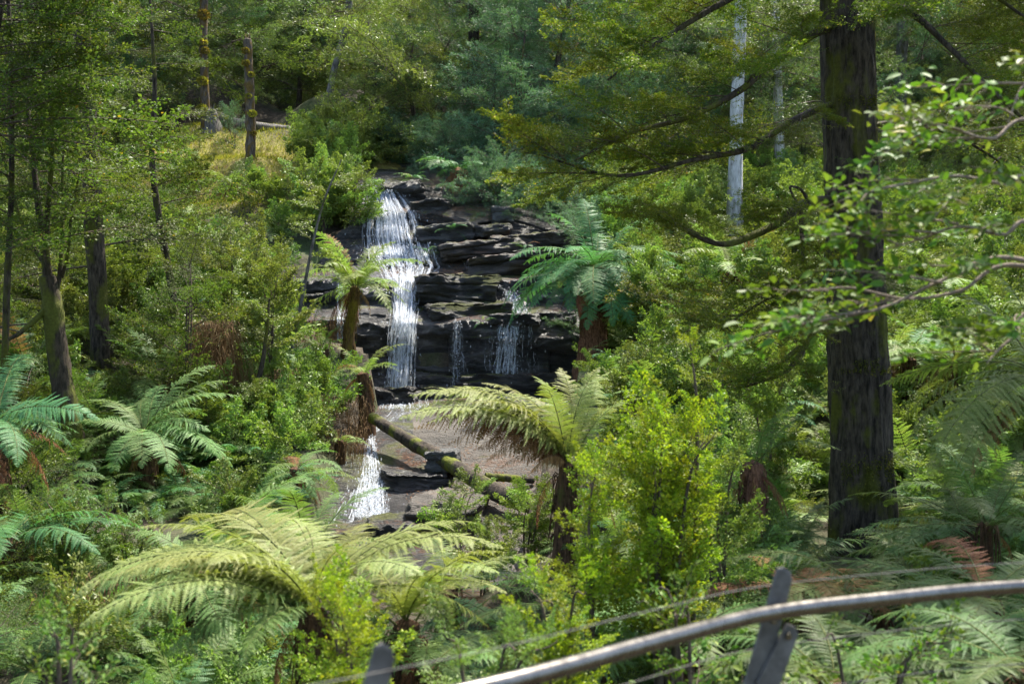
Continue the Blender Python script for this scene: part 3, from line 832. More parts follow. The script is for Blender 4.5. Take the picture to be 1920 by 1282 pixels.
def frond_geo(g, rng, L=1.8, W=0.36, n=30, npl=13, a0=0.9, a1=-0.5, pw=1.2, stipe=0.10, droop=0.25, dead=False, two=False, mi=(0, 1), roll=0.0):
    """one bipinnate frond along +X rising at a0 and arching to a1 (radians)"""
    m = 40
    wilt = rng.uniform(0.7, 1.8)
    s = np.linspace(0, 1, m)
    el = a0 + (a1 - a0) * s ** pw
    yaw = rng.normal(0, 0.2) * s ** 2 * 2
    dx = np.cos(el) * np.cos(yaw); dy = np.cos(el) * np.sin(yaw); dz = np.sin(el)
    st = np.stack([dx, dy, dz], -1) * (L / (m - 1))
    P = np.concatenate([[np.zeros(3)], np.cumsum(st[:-1], 0)])
    T = st / np.linalg.norm(st, axis=1, keepdims=True)
    Bv = np.cross(np.array([0, 0, 1.0]), T)
    Bv /= np.linalg.norm(Bv, axis=1, keepdims=True) + 1e-9
    Nn = np.cross(T, Bv)
    tube(g, P[::4], [0.012 * L / 1.8, 0.002], 4, 14, mi[0], cap=False)
    sp = stipe + (1 - stipe) * np.linspace(0.0, 0.985, n)
    q = (sp - stipe) / (1 - stipe)
    ln = W * np.clip(1.35 * (q + 0.06) ** 0.45 * (1 - q ** 1.9) + 0.03, 0.02, 1) 
    R = []
    for k in range(n):
        f = sp[k] * (m - 1)
        i0 = min(int(f), m - 2); fr = f - i0
        p0 = P[i0] * (1 - fr) + P[i0 + 1] * fr
        t, b, nn = T[i0], Bv[i0], Nn[i0]
        for sgn in (-1, 1):
            if rng.random() < (0.12 if dead else 0.025):
                continue
            l = ln[k] * (rng.uniform(0.8, 1.1) if rng.random() > 0.05 else rng.uniform(0.35, 0.7))
            phi = 0.22 + 0.55 * q[k] + rng.normal(0, 0.10)
            dr = droop * rng.uniform(0.2, 2.0) * wilt
            d = b * sgn * math.cos(phi) + t * math.sin(phi) + nn * 0.10
            if dead:
                d = b * sgn * 0.45 + t * 0.3 - np.array([0, 0, 1.0]) * 0.9 + rng.normal(0, 0.12, 3)
            d /= np.linalg.norm(d)
            npp = max(4, int(npl * (0.45 + 0.55 * ln[k] / W)))
            u = (np.arange(npp) + 0.3) / npp
            c = p0 + d * (u * l)[:, None] - nn * (dr * l * u ** 2)[:, None]
            c2 = p0 + d * ((u + 0.78 / npp) * l)[:, None] - nn * (dr * l * (u + 0.78 / npp) ** 2)[:, None]
            side = np.cross(nn, d); side /= np.linalg.norm(side) + 1e-9
            sl = 0.62 * (L * (1 - stipe) / n) * np.clip((1 - u ** 2.2) * 1.08 + 0.12, 0, 1)
            base_r = np.clip(0.45 + 0.25 * rng.normal() * 0.6 + 0.15 * q[k], 0, 1)
            for s2 in (-1, 1):
                tip = (c + c2) / 2 + (side * s2)[None] * sl[:, None] + d[None] * (sl * 0.45)[:, None] - nn[None] * (sl * (0.22 if not dead else 0.7) * rng.uniform(0.4, 1.5, npp))[:, None]
                if two:
                    mid1 = c * 0.55 + tip * 0.45 - d[None] * (0.10 * l / npp)
                    mid2 = c2 * 0.55 + tip * 0.45 + d[None] * (0.06 * l / npp)
                    V = np.stack([c, mid1, tip, mid2, c2], 1).reshape(-1, 3)
                    Fq = np.arange(npp)[:, None] * 5 + np.arange(5)[None]
                else:
                    V = np.stack([c, tip, c2], 1).reshape(-1, 3)
                    Fq = np.arange(npp)[:, None] * 3 + np.arange(3)[None]
                g.add(V, Fq, mi[1], np.clip(base_r + rng.normal(0, 0.1, npp), 0, 1))

FR = {
    'arch':   dict(a0=0.75, a1=-0.65, pw=1.0),
    'spread': dict(a0=0.40, a1=-0.55, pw=1.1),
    'rise':   dict(a0=1.15, a1=-0.05, pw=1.6),
    'hang':   dict(a0=0.15, a1=-1.25, pw=0.9),
    'dead':   dict(a0=-0.1, a1=-1.5, pw=0.6, dead=True, npl=9, n=24, W=0.26),
    'deadlong': dict(a0=0.45, a1=-1.0, pw=1.1, dead=True, npl=11, n=34, W=0.30),
}
_fcache = {}
def frond_mesh(shape, mat, v, fine=False):
    key = (shape, mat, v, fine)
    if key not in _fcache:
        base = (shape, None, v, fine)
        if base not in _fcache:
            g = Geo()
            kw = dict(FR[shape])
            if fine:
                kw.update(n=40, npl=24, two=True)
            frond_geo(g, rng_of(50 + v * 7 + sum(map(ord, shape))), **kw)
            _fcache[base] = g.mesh("frond", [M['rachis'], M['fern']])
        me = _fcache[base].copy()
        me.materials[0] = M['rachis_dead' if 'dead' in shape else 'rachis']
        me.materials[1] = M[mat]
        _fcache[key] = me
    return _fcache[key]

def fern_trunk_mesh(h, r, rng, mat, lean=(0, 0), foot=-0.4):
    g = Geo()
    pts = [(0, 0, foot), (lean[0] * 0.2, lean[1] * 0.2, h * 0.35), (lean[0] * 0.6, lean[1] * 0.6, h * 0.7), (lean[0], lean[1], h)]
    tube(g, pts, [r * 1.35, r * 1.0, r * 0.95, r * 0.8], 14, 26, 0, 0.25, (3, h * 4), int(rng.integers(99)))
    # hanging fibres and old stalk stubs
    for k in range(int(90 * max(h, 0.3))):
        t = rng.uniform(0.05, 1.0)
        c = resample(pts, 20)[int(t * 19)]
        a = rng.uniform(0, 2 * math.pi)
        d = np.array([math.cos(a), math.sin(a), 0])
        p0 = c + d * r * 0.8
        l = rng.uniform(0.08, 0.3)
        tube(g, [p0, p0 + d * 0.05 + np.array([0, 0, 0.02]), p0 + d * rng.uniform(0.04, 0.10) - np.array([0, 0, l])], [0.012, 0.004], 3, 4, 0, cap=False)
    return g.mesh("trunk", [M[mat]], True)

def tree_fern(name, label, base, h, size, n, mat, seed, shapes=('arch', 'arch', 'spread', 'rise'), dead=0, lean=(0, 0), r=0.13, trunk='fibre', fine=False, az=None, group="tree ferns around the falls", deadshape='dead', tilt=0.12, cat="tree fern", deadsize=0.8):
    rng = rng_of(seed)
    t = thing(name, label, cat, base, group)
    if h > 0.05:
        link("trunk", fern_trunk_mesh(h, r, rng, trunk, lean, min(-0.3, ground_z(base[0], base[1])[0] - base[2] - 0.2)), t)
    top = np.array([lean[0], lean[1], h])
    for k in range(n):
        a = (k + rng.uniform(-0.3, 0.3)) * 2 * math.pi / n * (1 if az is None else 0) if az is None else rng.uniform(*az)
        sh = shapes[int(rng.integers(len(shapes)))]
        mt_ = mat if rng.random() > 0.12 else ('fern_yellow' if rng.random() > 0.35 else 'fern_dead')
        link("frond", frond_mesh(sh, mt_, int(rng.integers(6)), fine), t, top + np.array([0.05 * math.cos(a), 0.05 * math.sin(a), rng.uniform(-0.05, 0.05)]),
             (rng.normal(0, 0.12), rng.normal(0, tilt), a), size / 1.8 * rng.uniform(0.8, 1.12))
    for k in range(dead):
        a = rng.uniform(0, 2 * math.pi)
        o = link("frond", frond_mesh(deadshape, 'fern_dead', int(rng.integers(4))), t, top + np.array([0.06 * math.cos(a), 0.06 * math.sin(a), -0.08]),
             (rng.normal(0, 0.2), rng.normal(0, 0.2), a), size / 1.8 * rng.uniform(0.6, 1.0) * deadsize)
        o["label"] = "dead brown frond hanging down"
    return t

def frond_to(t, top, target, mat, shape, rng, fine=False, size=None, roll=0.0, lab=None, wide=1.12):
    """one frond of fern t from its crown towards a point it reaches"""
    top = np.asarray(top, float); target = np.asarray(target, float)
    v = target - top
    kw = FR[shape]
    s = np.linspace(0, 1, 60)
    el = kw['a0'] + (kw['a1'] - kw['a0']) * s ** kw['pw']
    ex, ez = np.cos(el).mean() * 1.8, np.sin(el).mean() * 1.8
    hv = math.hypot(v[0], v[1])
    sc = math.hypot(hv, v[2]) / math.hypot(ex, ez) if size is None else size / 1.8
    pitch = math.atan2(v[2], hv) - math.atan2(ez, ex)
    o = link("frond", frond_mesh(shape, mat, int(rng.integers(6)), fine), t, top - np.array(t.location), (roll + rng.normal(0, 0.22), -pitch, math.atan2(v[1], v[0])), (sc, sc * wide, sc))
    if lab:
        o["label"] = lab
    return o

# ---------------------------------------------------------------- trees
def tree(name, label, path, radii, bark, kind, mat, nb, seed, s=(0.8, 1.3), h0=0.35, h1=1.0, group="trees of the gully", el=(0.0, 0.5), rough=0.12, sides=12, az=None, wood='twig', base_d=None, cat="tree", ext=0.0, sub=None):
    """path: pixel/depth triples from the foot upwards"""
    rng = rng_of(seed)
    P = np.array([at(*p) for p in path])
    base = P[0].copy()
    t = thing(name, label, cat, base, group)
    g = Geo()
    Q = P - base
    Q = np.vstack([Q[0] + np.array([0, 0, -0.5]), Q])
    tube(g, Q, [radii[0] * 1.15] + list(radii), sides, max(24, 10 * len(Q)), 0, rough, (2.5, 14), seed)
    link("trunk", g.mesh("trunk", [M[bark]], True), t)
    R = resample(P, 60)
    for k in range(nb):
        u = h0 + (h1 - h0) * (k + rng.random()) / nb
        p = R[int(np.clip(u, 0, 1) * 59)]
        a = rng.uniform(0, 2 * math.pi) if az is None else rng.uniform(*az)
        sc = rng.uniform(*s) * (1.15 - 0.5 * u)
        add_branch(t, rng, kind, mat, p, a, rng.uniform(*el), sc, wood)
    return t

def limb(t, name, pts, r0, r1, bark, rng, sides=8, rough=0.15):
    P = np.array([at(*p) for p in pts])
    g = Geo()
    tube(g, P - np.array(t.location), [r0, r1], sides, max(10, len(P) * 8), 0, rough, (1.5, 10), int(rng.integers(999)))
    link(name, g.mesh(name, [M[bark]], True), t)
    return resample(P, 40)

def sprays(t, R, rng, n, kind, mat, s, el=(-0.1, 0.3), u0=0.15, spread=1.2, wood='twig'):
    for k in range(n):
        u = u0 + (1 - u0) * (k + rng.random()) / n
        i = int(np.clip(u * 39, 1, 38))
        d = R[i + 1] - R[i - 1]
        a = math.atan2(d[1], d[0]) + rng.uniform(-spread, spread)
        add_branch(t, rng, kind, mat, R[i], a, rng.uniform(*el), rng.uniform(*s), wood)

def shrub(name, label, base, h, n, kind, mat, seed, s=(0.6, 1.0), spread=0.3, el=(0.2, 1.1), group="shrubs of the understorey", wood='twig', stems=3, cat="shrub", lean=(0, 0), low=0.12):
    rng = rng_of(seed)
    t = thing(name, label, cat, base, group)
    for k in range(stems):
        a = rng.uniform(0, 6.28)
        top = np.array([math.cos(a) * spread * rng.uniform(0.2, 1) + lean[0], math.sin(a) * spread * rng.uniform(0.2, 1) + lean[1], h * rng.uniform(0.75, 1.0)])
        pts = [np.array([0, 0, min(-0.3, ground_z(base[0], base[1])[0] - base[2] - 0.1)]), top * np.array([0.35, 0.35, 0.5]) + rng.normal(0, 0.04, 3), top]
        g = Geo()
        tube(g, pts, [0.010 + 0.009 * h, 0.003], 6, 14, 0, 0.1, (1.5, 8), seed + k)
        link("stem", g.mesh("stem", [M[wood]], True), t)
        R = resample(pts, 30)
        m = n // stems
        foot = pts[0][2]
        zl = max(foot + low * (h - foot), -0.35)
        add_branch(t, rng, kind, mat, R[26] + np.array(base), rng.uniform(0, 6.28), 1.25, rng.uniform(*s) * 0.7, wood)
        for q in range(m):
            z_ = zl + (top[2] - zl) * (q + rng.random()) / m
            c_ = R[int(np.argmin(np.abs(R[:, 2] - z_)))]
            add_branch(t, rng, kind, mat, c_ + np.array(base), rng.uniform(0, 6.28), rng.uniform(*el), rng.uniform(*s) * (1.2 - 0.55 * (z_ - zl) / (top[2] - zl + 1e-6)), wood)
    return t

# ---- the big trunk on the right bank
rng = rng_of(400)
path = [(1622, 1050, 13.6), (1618, 900, 13.6), (1614, 760, 13.6), (1606, 560, 13.6), (1596, 330, 13.6), (1590, 100, 13.6), (1586, -120, 13.6), (1580, -700, 13.6)]
P = np.array([at(*p) for p in path])
big = thing("mossy_tree", "massive dark mossy trunk standing behind the handrail", "tree", P[0], "trees of the gully")
n, sides = 420, 110
R = resample(np.vstack([P[0] - np.array([0, 0, 0.6]), P]), n)
rad = np.interp(R[:, 2] - P[0][2], [-0.6, 0, 0.5, 1.6, 4, 7, 12], [0.50, 0.41, 0.375, 0.345, 0.315, 0.295, 0.24])
a = np.linspace(0, 2 * math.pi, sides, endpoint=False)
A, Z = np.meshgrid(a, R[:, 2])
q = np.stack([np.cos(A) * 4.5, np.sin(A) * 4.5, Z * 1.1], -1)
ridge = 1 - np.abs(vnoise(q + 0.8 * vnoise(q * 0.7, 3)[..., None], 41))
ridge2 = 1 - np.abs(vnoise(q * np.array([2.3, 2.3, 2.0]), 42))
lump = fbm(np.stack([np.cos(A) * 1.1, np.sin(A) * 1.1, Z * 0.5], -1), 3, 43)
rr = rad[:, None] * (1 + 0.05 * lump + 0.13 * (ridge ** 2 - 0.6) + 0.05 * ridge2 ** 2)
flare = np.clip(1 - (Z - P[0][2]) / 0.9, 0, 1) ** 2
rr = rr + flare * 0.10 * (0.5 + 0.5 * np.cos(A * 5 + 1))
V = np.stack([R[:, 0][:, None] + rr * np.cos(A), R[:, 1][:, None] + rr * np.sin(A), np.broadcast_to(R[:, 2][:, None], rr.shape)], -1).reshape(-1, 3) - P[0]
i = np.arange(n - 1)[:, None] * sides
j = np.arange(sides)[None, :]
Q = np.stack([i + j, i + (j + 1) % sides, i + sides + (j + 1) % sides, i + sides + j], -1).reshape(-1, 4)
link("trunk", make_mesh("trunk", V, [(Q, 0, None)], [M['bark_dark']], True), big)
# moss cushions and fringes hanging on the trunk
def moss_patch(name, parent, centers, mat, rng, l=0.05, n=260):
    g = Geo()
    for c, sx, sz in centers:
        k = int(n * sx * sz * 25) + 40
        an = rng.uniform(-1, 1, k) * sx
        P_ = np.stack([c[0] + np.sin(an) * c[3], c[1] - np.cos(an) * c[3], c[2] + rng.normal(0, sz, k)], -1)
        D_ = np.stack([np.sin(an) * 0.6, -np.cos(an) * 0.6, -np.ones(k) * 0.6], -1) + rng.normal(0, 0.35, (k, 3))
        leaves(g, P_, D_, rng.normal(0, 1, (k, 3)), l * rng.uniform(0.5, 1.4, k), l * 0.5, 0, rng.random(k))
    link(name, g.mesh(name, [M[mat]]), parent)
cs = []
for k in range(9):
    z = rng.uniform(-0.2, 6.5)
    c = resample(P, 100)
    c = c[np.argmin(np.abs(c[:, 2] - P[0][2] - z))] - P[0]
    r_ = float(np.interp(z, [0, 0.5, 1.6, 4, 7], [0.42, 0.385, 0.355, 0.325, 0.305])) * 0.99
    side = rng.choice([-1.25, 1.1, 0.5, 0.9])
    cs.append(((c[0], c[1], z, r_), side, rng.uniform(0.04, 0.16)))
moss_patch("moss", big, [((c[0], c[1], c[2], c[3]), abs(s) * 0.9, z_ * 0.5) for c, s, z_ in cs[:6]], 'moss_green', rng, 0.03)
k_ = Geo()

for pts, r0, r1, ns, mt in [
    ([(1592, 378, 13.6), (1556, 376, 13.45), (1505, 383, 13.0), (1460, 418, 12.6), (1400, 446, 12.3), (1350, 458, 12.0), (1290, 435, 11.8), (1230, 400, 11.6)], 0.075, 0.012, 4, 'bark_mossy'),
    ([(1592, 600, 13.6), (1556, 598, 13.45), (1530, 618, 13.0), (1480, 690, 12.6), (1425, 715, 12.3), (1370, 730, 12.1)], 0.05, 0.014, 3, 'bark_mossy'),
    ([(1500, 650, 12.8), (1450, 690, 12.5), (1400, 712, 12.3), (1370, 715, 12)], 0.03, 0.010, 2, 'bark_mossy'),
    ([(1592, 50, 13.6), (1556, 48, 13.45), (1500, 80, 13.0), (1440, 125, 12.5), (1380, 175, 12.2), (1290, 220, 11.9), (1180, 250, 11.6), (1080, 300, 11.4)], 0.07, 0.012, 9, 'bark_mossy'),
    ([(1592, -60, 13.6), (1556, -62, 13.45), (1450, -40, 12.9), (1330, 20, 12.5), (1220, 90, 12.2), (1140, 150, 11.9)], 0.07, 0.012, 10, 'bark_dark'),
    ([(1592, -160, 13.6), (1556, -162, 13.45), (1400, -150, 12.7), (1250, -100, 12.2), (1160, -20, 11.8)], 0.07, 0.012, 9, 'bark_dark'),
    ([(1592, 200, 13.6), (1556, 198, 13.45), (1480, 230, 12.8), (1400, 280, 12.4), (1300, 300, 12.1), (1160, 330, 11.8), (1010, 290, 11.5)], 0.055, 0.010, 10, 'bark_dark'),
    ([(1594, 20, 13.6), (1626, 18, 13.45), (1700, 20, 12.8), (1780, 90, 12.4), (1860, 170, 12.0), (1960, 260, 11.7)], 0.06, 0.012, 6, 'bark_dark'),
    ([(1594, -100, 13.6), (1626, -102, 13.45), (1720, -90, 13.0), (1830, -30, 12.7), (1960, 60, 12.4)], 0.06, 0.012, 8, 'bark_dark'),
    ([(1594, 240, 13.6), (1626, 238, 13.45), (1700, 230, 13.9), (1800, 260, 14.3), (1900, 320, 14.6)], 0.045, 0.010, 6, 'bark_dark'),
    ([(1592, 520, 13.6), (1556, 518, 13.45), (1490, 540, 12.7), (1440, 560, 12.4), (1390, 590, 12.1), (1350, 620, 11.9)], 0.035, 0.008, 8, 'bark_dark'),
]:
    R_ = limb(big, "limb", pts, r0, r1, mt, rng)
    sprays(big, R_, rng, int(ns * 2.4), 'myrtle', 'myrtle', (0.30, 0.68), (-0.3, 0.5), 0.22, 1.3)
# unseen crown sprays above the frame, added to shade and dapple the lower right
for k in range(34):
    z = rng.uniform(4.6, 9.0)
    a_ = rng.uniform(-1.5, 0.9)
    rr_ = rng.uniform(0.2, 2.4)
    c = resample(P, 100)
    c = c[np.argmin(np.abs(c[:, 2] - z))]
    add_branch(big, rng, 'myrtle_far', 'myrtle', c + np.array([math.cos(a_), math.sin(a_), 0.12]) * rr_, a_ + rng.normal(0, 0.4), rng.uniform(-0.1, 0.3), rng.uniform(0.9, 1.4))
# the dead stub that hangs from the first limb, and the curl above it
R_ = limb(big, "dead_stub", [(1500, 384, 12.95), (1503, 420, 12.9), (1506, 490, 12.85)], 0.035, 0.02, 'bark_mossy', rng)
R_ = limb(big, "dead_stub", [(1516, 378, 13.0), (1502, 356, 12.9), (1482, 350, 12.85), (1486, 366, 12.8), (1494, 378, 12.8)], 0.02, 0.010, 'bark_dark', rng)
# small leafy shoots growing straight off the trunk
for k in range(6):
    z = rng.uniform(0.4, 6.8)
    c = resample(P, 100)
    c = c[np.argmin(np.abs(c[:, 2] - P[0][2] - z))]
    az = rng.uniform(-2.9, -0.3)
    add_branch(big, rng, 'myrtle', 'myrtle_dark', c + 0.33 * np.array([math.cos(az), math.sin(az), 0]), az, rng.uniform(-0.5, 0.1), rng.uniform(0.18, 0.34))

# ---- trees of the left bank
t = tree("myrtle_tree", "tall straight dark trunk on the left bank, bare at its foot", [(190, 690, 20.5), (186, 600, 20.5), (176, 430, 20.5), (168, 250, 20.5), (156, 80, 20.5), (148, -150, 20.5), (140, -420, 20.5)], [0.20, 0.17, 0.165, 0.15, 0.14, 0.12, 0.08], 'bark_dark', 'myrtle_far', 'myrtle_dark', 22, 11, (0.8, 1.4), 0.28, 1.0, el=(-0.1, 0.35))
t = tree("forked_tree", "leaning mossy tree forking into thin stems at the left edge", [(128, 800, 17), (112, 690, 17), (100, 590, 17), (90, 520, 17)], [0.20, 0.16, 0.15, 0.13], 'bark_mossy', 'myrtle_far', 'myrtle_dark', 0, 12)
rng = rng_of(12)
for pts, r0, ns in [([(90, 525, 17), (78, 430, 17), (66, 330, 17.1), (52, 200, 17.2), (40, 40, 17.3), (30, -160, 17.3)], 0.07, 10),
                ([(95, 560, 17), (88, 480, 16.9), (90, 390, 16.8), (98, 280, 16.7), (92, 120, 16.6), (110, -60, 16.6)], 0.06, 8),
                ([(98, 590, 17), (114, 500, 17.1), (117, 420, 17.2), (118, 300, 17.3), (128, 150, 17.4)], 0.045, 5),
                ([(116, 520, 17.1), (128, 470, 16.9), (134, 400, 16.8), (150, 320, 16.7)], 0.03, 2),
                ([(92, 575, 17), (60, 605, 16.8), (25, 632, 16.6), (-30, 650, 16.5)], 0.06, 3),
                ([(88, 500, 17), (50, 440, 17.3), (20, 350, 17.5), (-10, 220, 17.6)], 0.04, 9)]:
    R_ = limb(t, "limb", pts, r0, 0.012, 'bark_mossy', rng)
    sprays(t, R_, rng, ns, 'myrtle_far', 'myrtle_dark', (0.45, 0.95), (-0.1, 0.3), 0.3, 1.8)
tree("myrtle_tree", "slim young tree with layered sprays left of the forked tree", [(8, 700, 16), (14, 520, 16), (22, 340, 16), (20, 120, 16), (10, -120, 16)], [0.05, 0.045, 0.04, 0.035, 0.02], 'bark_dark', 'myrtle_far', 'myrtle_dark', 26, 13, (0.5, 0.95), 0.3)
tree("myrtle_tree", "spreading small tree with dark layered branches below the mossy clearing", [(330, 640, 22), (322, 540, 22), (300, 420, 22), (285, 300, 22), (290, 160, 22), (280, -20, 22)], [0.09, 0.08, 0.07, 0.055, 0.04, 0.02], 'bark_dark', 'myrtle_far', 'myrtle_dark', 22, 14, (0.55, 1.0), 0.3)
tree("myrtle_tree", "tree with dense dark crown overhanging the upper left corner", [(-60, 760, 15), (-60, 400, 15), (-20, 100, 15), (30, -150, 15)], [0.14, 0.12, 0.09, 0.05], 'bark_dark', 'myrtle_far', 'myrtle_dark', 30, 15, (0.8, 1.4), 0.45, az=(-1.3, 1.6))
tree("myrtle_tree", "small crooked mossy tree leaning out below the clearing", [(245, 470, 28), (250, 430, 28), (246, 400, 28), (262, 370, 28)], [0.14, 0.11, 0.10, 0.05], 'bark_mossy', 'myrtle_far', 'myrtle_dark', 8, 16, (0.6, 1.0), 0.4)
# mossy snag and its neighbour above the clearing
t = tree("dead_snag", "broken dead trunk furred with orange moss in the clearing", [(470, 300, 36), (470, 230, 36), (467, 150, 36), (464, 75, 36)], [0.17, 0.15, 0.15, 0.12], 'bark_orange', 'wattle', 'wattle', 0, 17, rough=0.25, cat="dead tree")
g = Geo(); rng = rng_of(17)
for k in range(9):
    a = rng.uniform(0, 6.28); c = at(464, 76, 36) - np.array(t.location) + np.array([math.cos(a), math.sin(a), 0]) * 0.07
    tube(g, [c - np.array([0, 0, 0.1]), c + np.array([0, 0, rng.uniform(0.08, 0.32)])], [0.04, 0.006], 4, 3, 0)
link("broken_top", g.mesh("broken_top", [M['bark_orange']]), t)
def moss_balls(t, spots, mat, rng):
    for (px, py, d, r) in spots:
        g = Geo()
        k = 160
        D_ = rng.normal(0, 1, (k, 3)); D_ /= np.linalg.norm(D_, axis=1, keepdims=True)
        c = at(px, py, d) - np.array(t.location)
        leaves(g, c + D_ * r * np.array([1, 1, 0.7]) * 0.7, D_ + rng.normal(0, 0.4, (k, 3)), rng.normal(0, 1, (k, 3)), r * 0.6, r * 0.35, 0, rng.random(k))
        link("moss_clump", g.mesh("moss_clump", [M[mat]]), t)
moss_balls(t, [(473, 213, 35.8, 0.13), (461, 118, 35.8, 0.12), (471, 140, 35.85, 0.1), (460, 95, 35.85, 0.12), (466, 180, 35.8, 0.1), (475, 250, 35.9, 0.1)], 'moss_tuft', rng)
t = tree("mossy_tree", "slender tree trunk ringed with yellow moss cushions above the clearing", [(386, 225, 39), (383, 150, 39), (381, 60, 39), (384, -60, 39), (386, -250, 39)], [0.17, 0.15, 0.14, 0.13, 0.08], 'bark_orange', 'gum', 'gum', 12, 18, (0.9, 1.5), 0.65)
moss_balls(t, [(382, 28, 38.8, 0.20), (380, 152, 38.8, 0.18), (385, 95, 38.85, 0.14), (379, 205, 38.85, 0.2), (380, 80, 38.9, 0.16), (383, 120, 38.9, 0.12)], 'moss_tuft', rng)
t = thing("tree_stump", "grey splintered stump at the end of the fallen log", "stump", at(396, 232, 39), None)
g = Geo()
tube(g, [(0, 0, -0.4), (0.02, 0, 0.2), (-0.06, 0, 0.42)], [0.36, 0.27, 0.20], 12, 12, 0, 0.3, (2, 5), 5)
for k in range(12):
    a = rng.uniform(0, 6.28)
    c = np.array([math.cos(a) * 0.17 - 0.05, math.sin(a) * 0.17, 0.3])
    tube(g, [c, c + np.array([rng.normal(0, 0.06), 0, rng.uniform(0.15, 0.45)])], [0.06, 0.008], 4, 3, 0)
link("wood", g.mesh("wood", [M['bark_grey']], True), t)
def log(name, label, pts, radii, bark, seed, sides=14, rough=0.12, n=None):
    P = np.array([at(*p) for p in pts])
    g = Geo()
    base = P[0]
    tube(g, P - base, radii, sides, n or 60, 0, rough, (2, 16), seed)
    T0 = (P[0] - P[1]) / np.linalg.norm(P[0] - P[1])
    V = g.V[0][:sides]
    g.add(np.vstack([V, V.mean(0) + T0 * 0.02]), np.stack([(np.arange(sides) + 1) % sides, np.arange(sides), np.full(sides, sides)], -1), 0)
    o = link(name, g.mesh(name, [M[bark]], True), None, base)
    return tag(o, label, "log", "fallen logs")
log("fallen_log", "grey fallen log lying behind the broken snag", [(400, 218, 39.5), (440, 232, 39.5), (500, 240, 40), (545, 243, 40.5)], [0.22, 0.2, 0.17, 0.12], 'bark_grey', 3)
log("fallen_log", "small fallen log half hidden at the top of the clearing", [(240, 238, 40), (300, 235, 40), (330, 232, 40)], [0.15, 0.16, 0.12], 'bark_grey', 4)
log("fallen_log", "long mossy log slanting across the stream bed below the falls", [(698, 782, 21.0), (760, 822, 20.2), (830, 862, 19.4), (900, 905, 18.6), (960, 935, 18.0), (1080, 965, 17.2)], [0.10, 0.115, 0.13, 0.14, 0.15, 0.16], 'bark_log', 6, 22, 0.12, 120)
log("fallen_log", "short broken log end behind the slanting log", [(925, 895, 18.9), (910, 893, 18.8), (1000, 900, 19.0)][1:], [0.07, 0.06], 'bark_log', 8)
tree("slender_tree", "slender pale sapling trunk leaning beside the main waterfall", [(540, 690, 22), (556, 610, 22), (572, 530, 22), (590, 440, 22), (610, 370, 22.1), (640, 300, 22.2)], [0.045, 0.038, 0.032, 0.026, 0.02, 0.010], 'bark_grey', 'shrub', 'shrub_olive', 10, 19, (0.4, 0.7), 0.5, group=None)
tree("slender_tree", "dark thin trunk rising from the dry grass mound", [(468, 770, 19.5), (490, 690, 19.5), (500, 620, 19.5), (505, 560, 19.5)], [0.05, 0.04, 0.03, 0.015], 'bark_dark', 'shrub', 'shrub_olive', 10, 20, (0.4, 0.7), 0.45)

# ---- trees above the falls and on the back slope
tree("tall_tree", "straight dark trunk standing above the falls among blue-green foliage", [(886, 235, 43), (886, 150, 43), (889, 40, 43), (889, -120, 43), (889, -400, 43)], [0.27, 0.23, 0.20, 0.18, 0.12], 'bark_dark', 'wattle', 'wattle_deep', 26, 21, (1.0, 1.8), 0.2)
tree("tall_tree", "thin grey trunk leaning over the clearing top", [(618, 175, 38), (632, 110, 38), (652, 40, 38), (656, -60, 38), (665, -250, 38)], [0.12, 0.11, 0.11, 0.10, 0.06], 'bark_grey', 'gum', 'gum', 14, 22, (1.0, 1.5), 0.45)
tree("gum_tree", "white barked gum trunk glowing behind the big tree's branches", [(1378, 455, 32), (1378, 330, 32), (1383, 180, 32), (1388, 40, 32), (1392, -150, 32)], [0.25, 0.20, 0.18, 0.17, 0.15], 'bark_white', 'gum', 'gum', 8, 23, (1.0, 1.5), 0.7)
tree("gum_tree", "thinner pale gum trunk between the white gum and the big tree", [(1463, 400, 38), (1460, 240, 38), (1456, 100, 38), (1450, -60, 38)], [0.20, 0.17, 0.15, 0.13], 'bark_white', 'gum', 'gum', 8, 24, (1.0, 1.5), 0.7)
tree("gum_tree", "faint grey trunk on the slope just right of the big tree", [(1690, 300, 42), (1688, 180, 42), (1692, 60, 42), (1692, -120, 42)], [0.24, 0.22, 0.2, 0.18], 'bark_grey', 'gum', 'gum', 8, 25, (1.0, 1.5), 0.6)
tree("gum_tree", "distant pale gum trunk high above the blue-green trees", [(996, 190, 50), (998, 80, 50), (1000, -40, 50), (1003, -260, 50)], [0.25, 0.22, 0.2, 0.16], 'bark_grey', 'gum', 'gum', 10, 26, (1.2, 1.8), 0.5)
tree("gum_tree", "distant pale trunk at the top edge left of the dark trunk", [(850, 160, 56), (848, 50, 56), (846, -60, 56), (846, -260, 56)], [0.22, 0.2, 0.18, 0.14], 'bark_white', 'gum', 'gum', 8, 27, (1.2, 1.8), 0.5)
tree("gum_tree", "distant brown trunk at the top edge above the leaning grey trunk", [(752, 160, 58), (750, 60, 58), (748, -60, 58), (746, -260, 58)], [0.32, 0.28, 0.26, 0.2], 'bark_brown', 'gum', 'gum', 8, 28, (1.2, 1.8), 0.5)
tree("wattle_tree", "blue-green wattle spreading right above the head of the falls", [(985, 400, 33), (990, 320, 33.5), (980, 240, 34), (975, 150, 34.5), (985, 60, 35)], [0.10, 0.09, 0.07, 0.05, 0.03], 'bark_dark', 'wattle', 'wattle', 34, 29, (0.9, 1.5), 0.15, el=(-0.2, 0.5), group="blue-green wattle trees")
